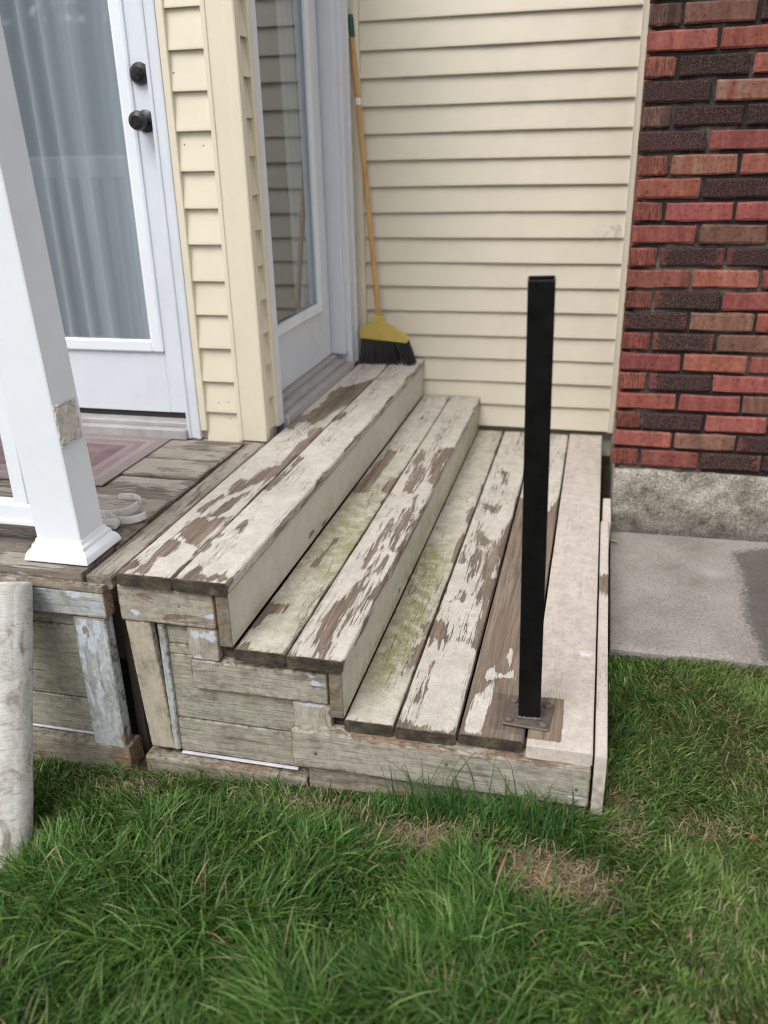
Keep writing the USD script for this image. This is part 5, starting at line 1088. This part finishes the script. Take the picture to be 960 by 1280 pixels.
v, f, c = blades(150000, -1.4, .9, -.95, .73, 8, straw_only=True); parts_.append((v, f)); cols_.append(c)
# taller uncut blades along the front of the steps
g2 = np.random.default_rng(99)
def tall(n, x0, x1, y0, y1, lmin, lmax, seed):
    g = np.random.default_rng(seed); out = []; co = []
    for k in range(n):
        x, y = g.uniform(x0, x1), g.uniform(y0, y1)
        Lk = g.uniform(lmin, lmax); th = g.uniform(0, 6.28); bd = g.uniform(.2, 1.15); wk = g.uniform(.0013, .0026)
        K = 8; p_ = [np.array([x, y, float(ground_z(np.array([x]), np.array([y]))[0]) - .004])]
        for t_ in np.linspace(1 / (K - 1), 1, K - 1):
            ph_ = .08 + bd * t_ ** 1.4
            p_.append(p_[-1] + Lk / (K - 1) * np.array([np.sin(ph_) * np.cos(th), min(np.sin(ph_) * np.sin(th), .0 if p_[-1][1] > -.04 else 1), np.cos(ph_)]))
        p_ = np.array(p_); sd_ = np.array([-np.sin(th), np.cos(th), .25]); ww = wk * np.array([.8, 1, 1, .95, .85, .65, .4, .05])
        vv = np.stack([p_ - sd_ * ww[:, None], p_ + sd_ * ww[:, None]], 1).reshape(-1, 3)
        ff = []
        for q_ in range(K - 1):
            a_ = 2 * q_; ff += [[a_, a_ + 1, a_ + 3], [a_, a_ + 3, a_ + 2]]
        out.append((vv, np.array(ff)))
        c0 = np.array([.030, .085, .020]) * g.uniform(.7, 1.7)
        co.append(np.repeat(c0[None], len(vv), 0))
    return join(*out), np.vstack(co)
for a in ((130, -.50, -.02, -.13, -.05, .08, .15, 1), (26, -.42, -.10, -.10, -.05, .15, .23, 2), (60, -1.3, -.5, -.10, -.05, .05, .10, 3), (50, .03, .12, -.05, .6, .05, .10, 4), (70, -1.2, .1, -.5, -.15, .09, .15, 6)):
    vf, c = tall(*a); parts_.append(vf); cols_.append(c)
gv, gf = join(*parts_)
solo('grass', (gv, gf), leaf, 'green lawn grass with straw coloured patches in front of the steps', 'grass', kind='stuff', attrs={'wear': np.vstack(cols_)})

# old cobweb threads on the siding by the brick corner
cw = np.random.default_rng(21)
threads = []
for k in range(5):
    c0 = np.array([cw.uniform(-.055, .0), YB - .0185, cw.uniform(1.085, 1.16)]); ang0 = cw.uniform(0, 6.28); p_ = [c0]
    for q_ in range(9):
        ang0 += cw.normal(0, .8); p_.append(p_[-1] + .0075 * np.array([np.cos(ang0), 0, np.sin(ang0)]))
    threads.append(tube(np.array(p_), .0005, 4))
solo('cobweb', join(*threads), principled('dusty_thread', (.16, .14, .12), .9), 'dusty cobweb threads on the back siding near the brick corner', 'cobweb')

# a few fallen leaves
def small_leaf(x, y, z, s, ang_, seed):
    t_ = np.linspace(0, 1, 7); wv_ = np.sin(np.pi * t_) ** .8 * s * .3; cz_ = .25 * s * (t_ - .5) ** 2
    top = np.vstack([np.column_stack([t_ * s, wv_, cz_ + wv_ * .3]), np.column_stack([t_[::-1] * s, -wv_[::-1], cz_[::-1] + wv_[::-1] * .3])])
    rings = np.stack([top, top + [0, 0, .0009]])
    v, f = sweep(rings)
    return v @ rotm([0, 0, 1], ang_).T + [x, y, z], f
solo('fallen_leaf', small_leaf(.345, -.04, .028, .022, 30, 1), principled('rust_leaf', (.30, .10, .04), .6), 'small rust coloured fallen leaf on the grass at the right', 'leaf')
solo('fallen_leaf', small_leaf(.075, 1.46, SLAB + .003, .035, 150, 2), principled('yellow_leaf', (.36, .33, .16), .6), 'small pale yellow fallen leaf on the concrete path by the trim board', 'leaf')

# ------------------------------------------------------------------ the tall hedge across the lawn, seen only as a dark reflection in the door glass
tr = np.random.default_rng(61)
crown_m = usdkit.material(stage, L('far_leaves'), {'g': ('geometry', {}), 'n': ('noise_texture', {'scale': 1.2, 'detail': 5.0}), 'r': ('rgb_ramp', {'ramp': [(.35, (.022, .045, .018)), (.65, (.06, .10, .035))]}), 'p': ('principled_bsdf', {'roughness': .7})},
    [('g.position', 'n.vector'), ('n.fac', 'r.fac'), ('r.color', 'p.base_color')], surface='p.BSDF')
hedge = Thing('hedge', 'tall dark hedge across the lawn, reflected in the left door', 'hedge', (-8, -14, -.1))
def hedge_sheet():
    n = 16000
    x = tr.uniform(-20, 4, n); z = tr.uniform(-.15, 1, n); top = 4.6 + 1.3 * (fbm(np.stack([x * .5, x * 0, x * 0], -1), 3, 8) - .5)
    z = np.where(z > 0, z * top, .1); y = -13.6 - tr.uniform(0, .8, n) + .5 * (fbm(np.stack([x * .9, z * .9, x * 0], -1), 3, 2) - .5)
    c = np.stack([x, y, z], -1)
    u = tr.normal(size=(n, 3)); u /= np.linalg.norm(u, axis=1, keepdims=True); w_ = np.cross(u, tr.normal(size=(n, 3))); w_ /= np.linalg.norm(w_, axis=1, keepdims=True)
    sz = tr.uniform(.10, .26, n)[:, None]
    v = np.stack([c - u * sz, c + w_ * sz * .55, c + u * sz, c - w_ * sz * .55], 1).reshape(-1, 3); i4 = np.arange(n)[:, None] * 4
    return v, np.vstack([i4 + [[0, 1, 2]], i4 + [[0, 2, 3]]])
hedge.add('leaves', hedge_sheet(), crown_m)
hedge.add('inner_branches', cbox(-20, 4, -14.4, -13.95, -.3, 4.0, .1), principled('hedge_inside', (.03, .035, .02), .9))
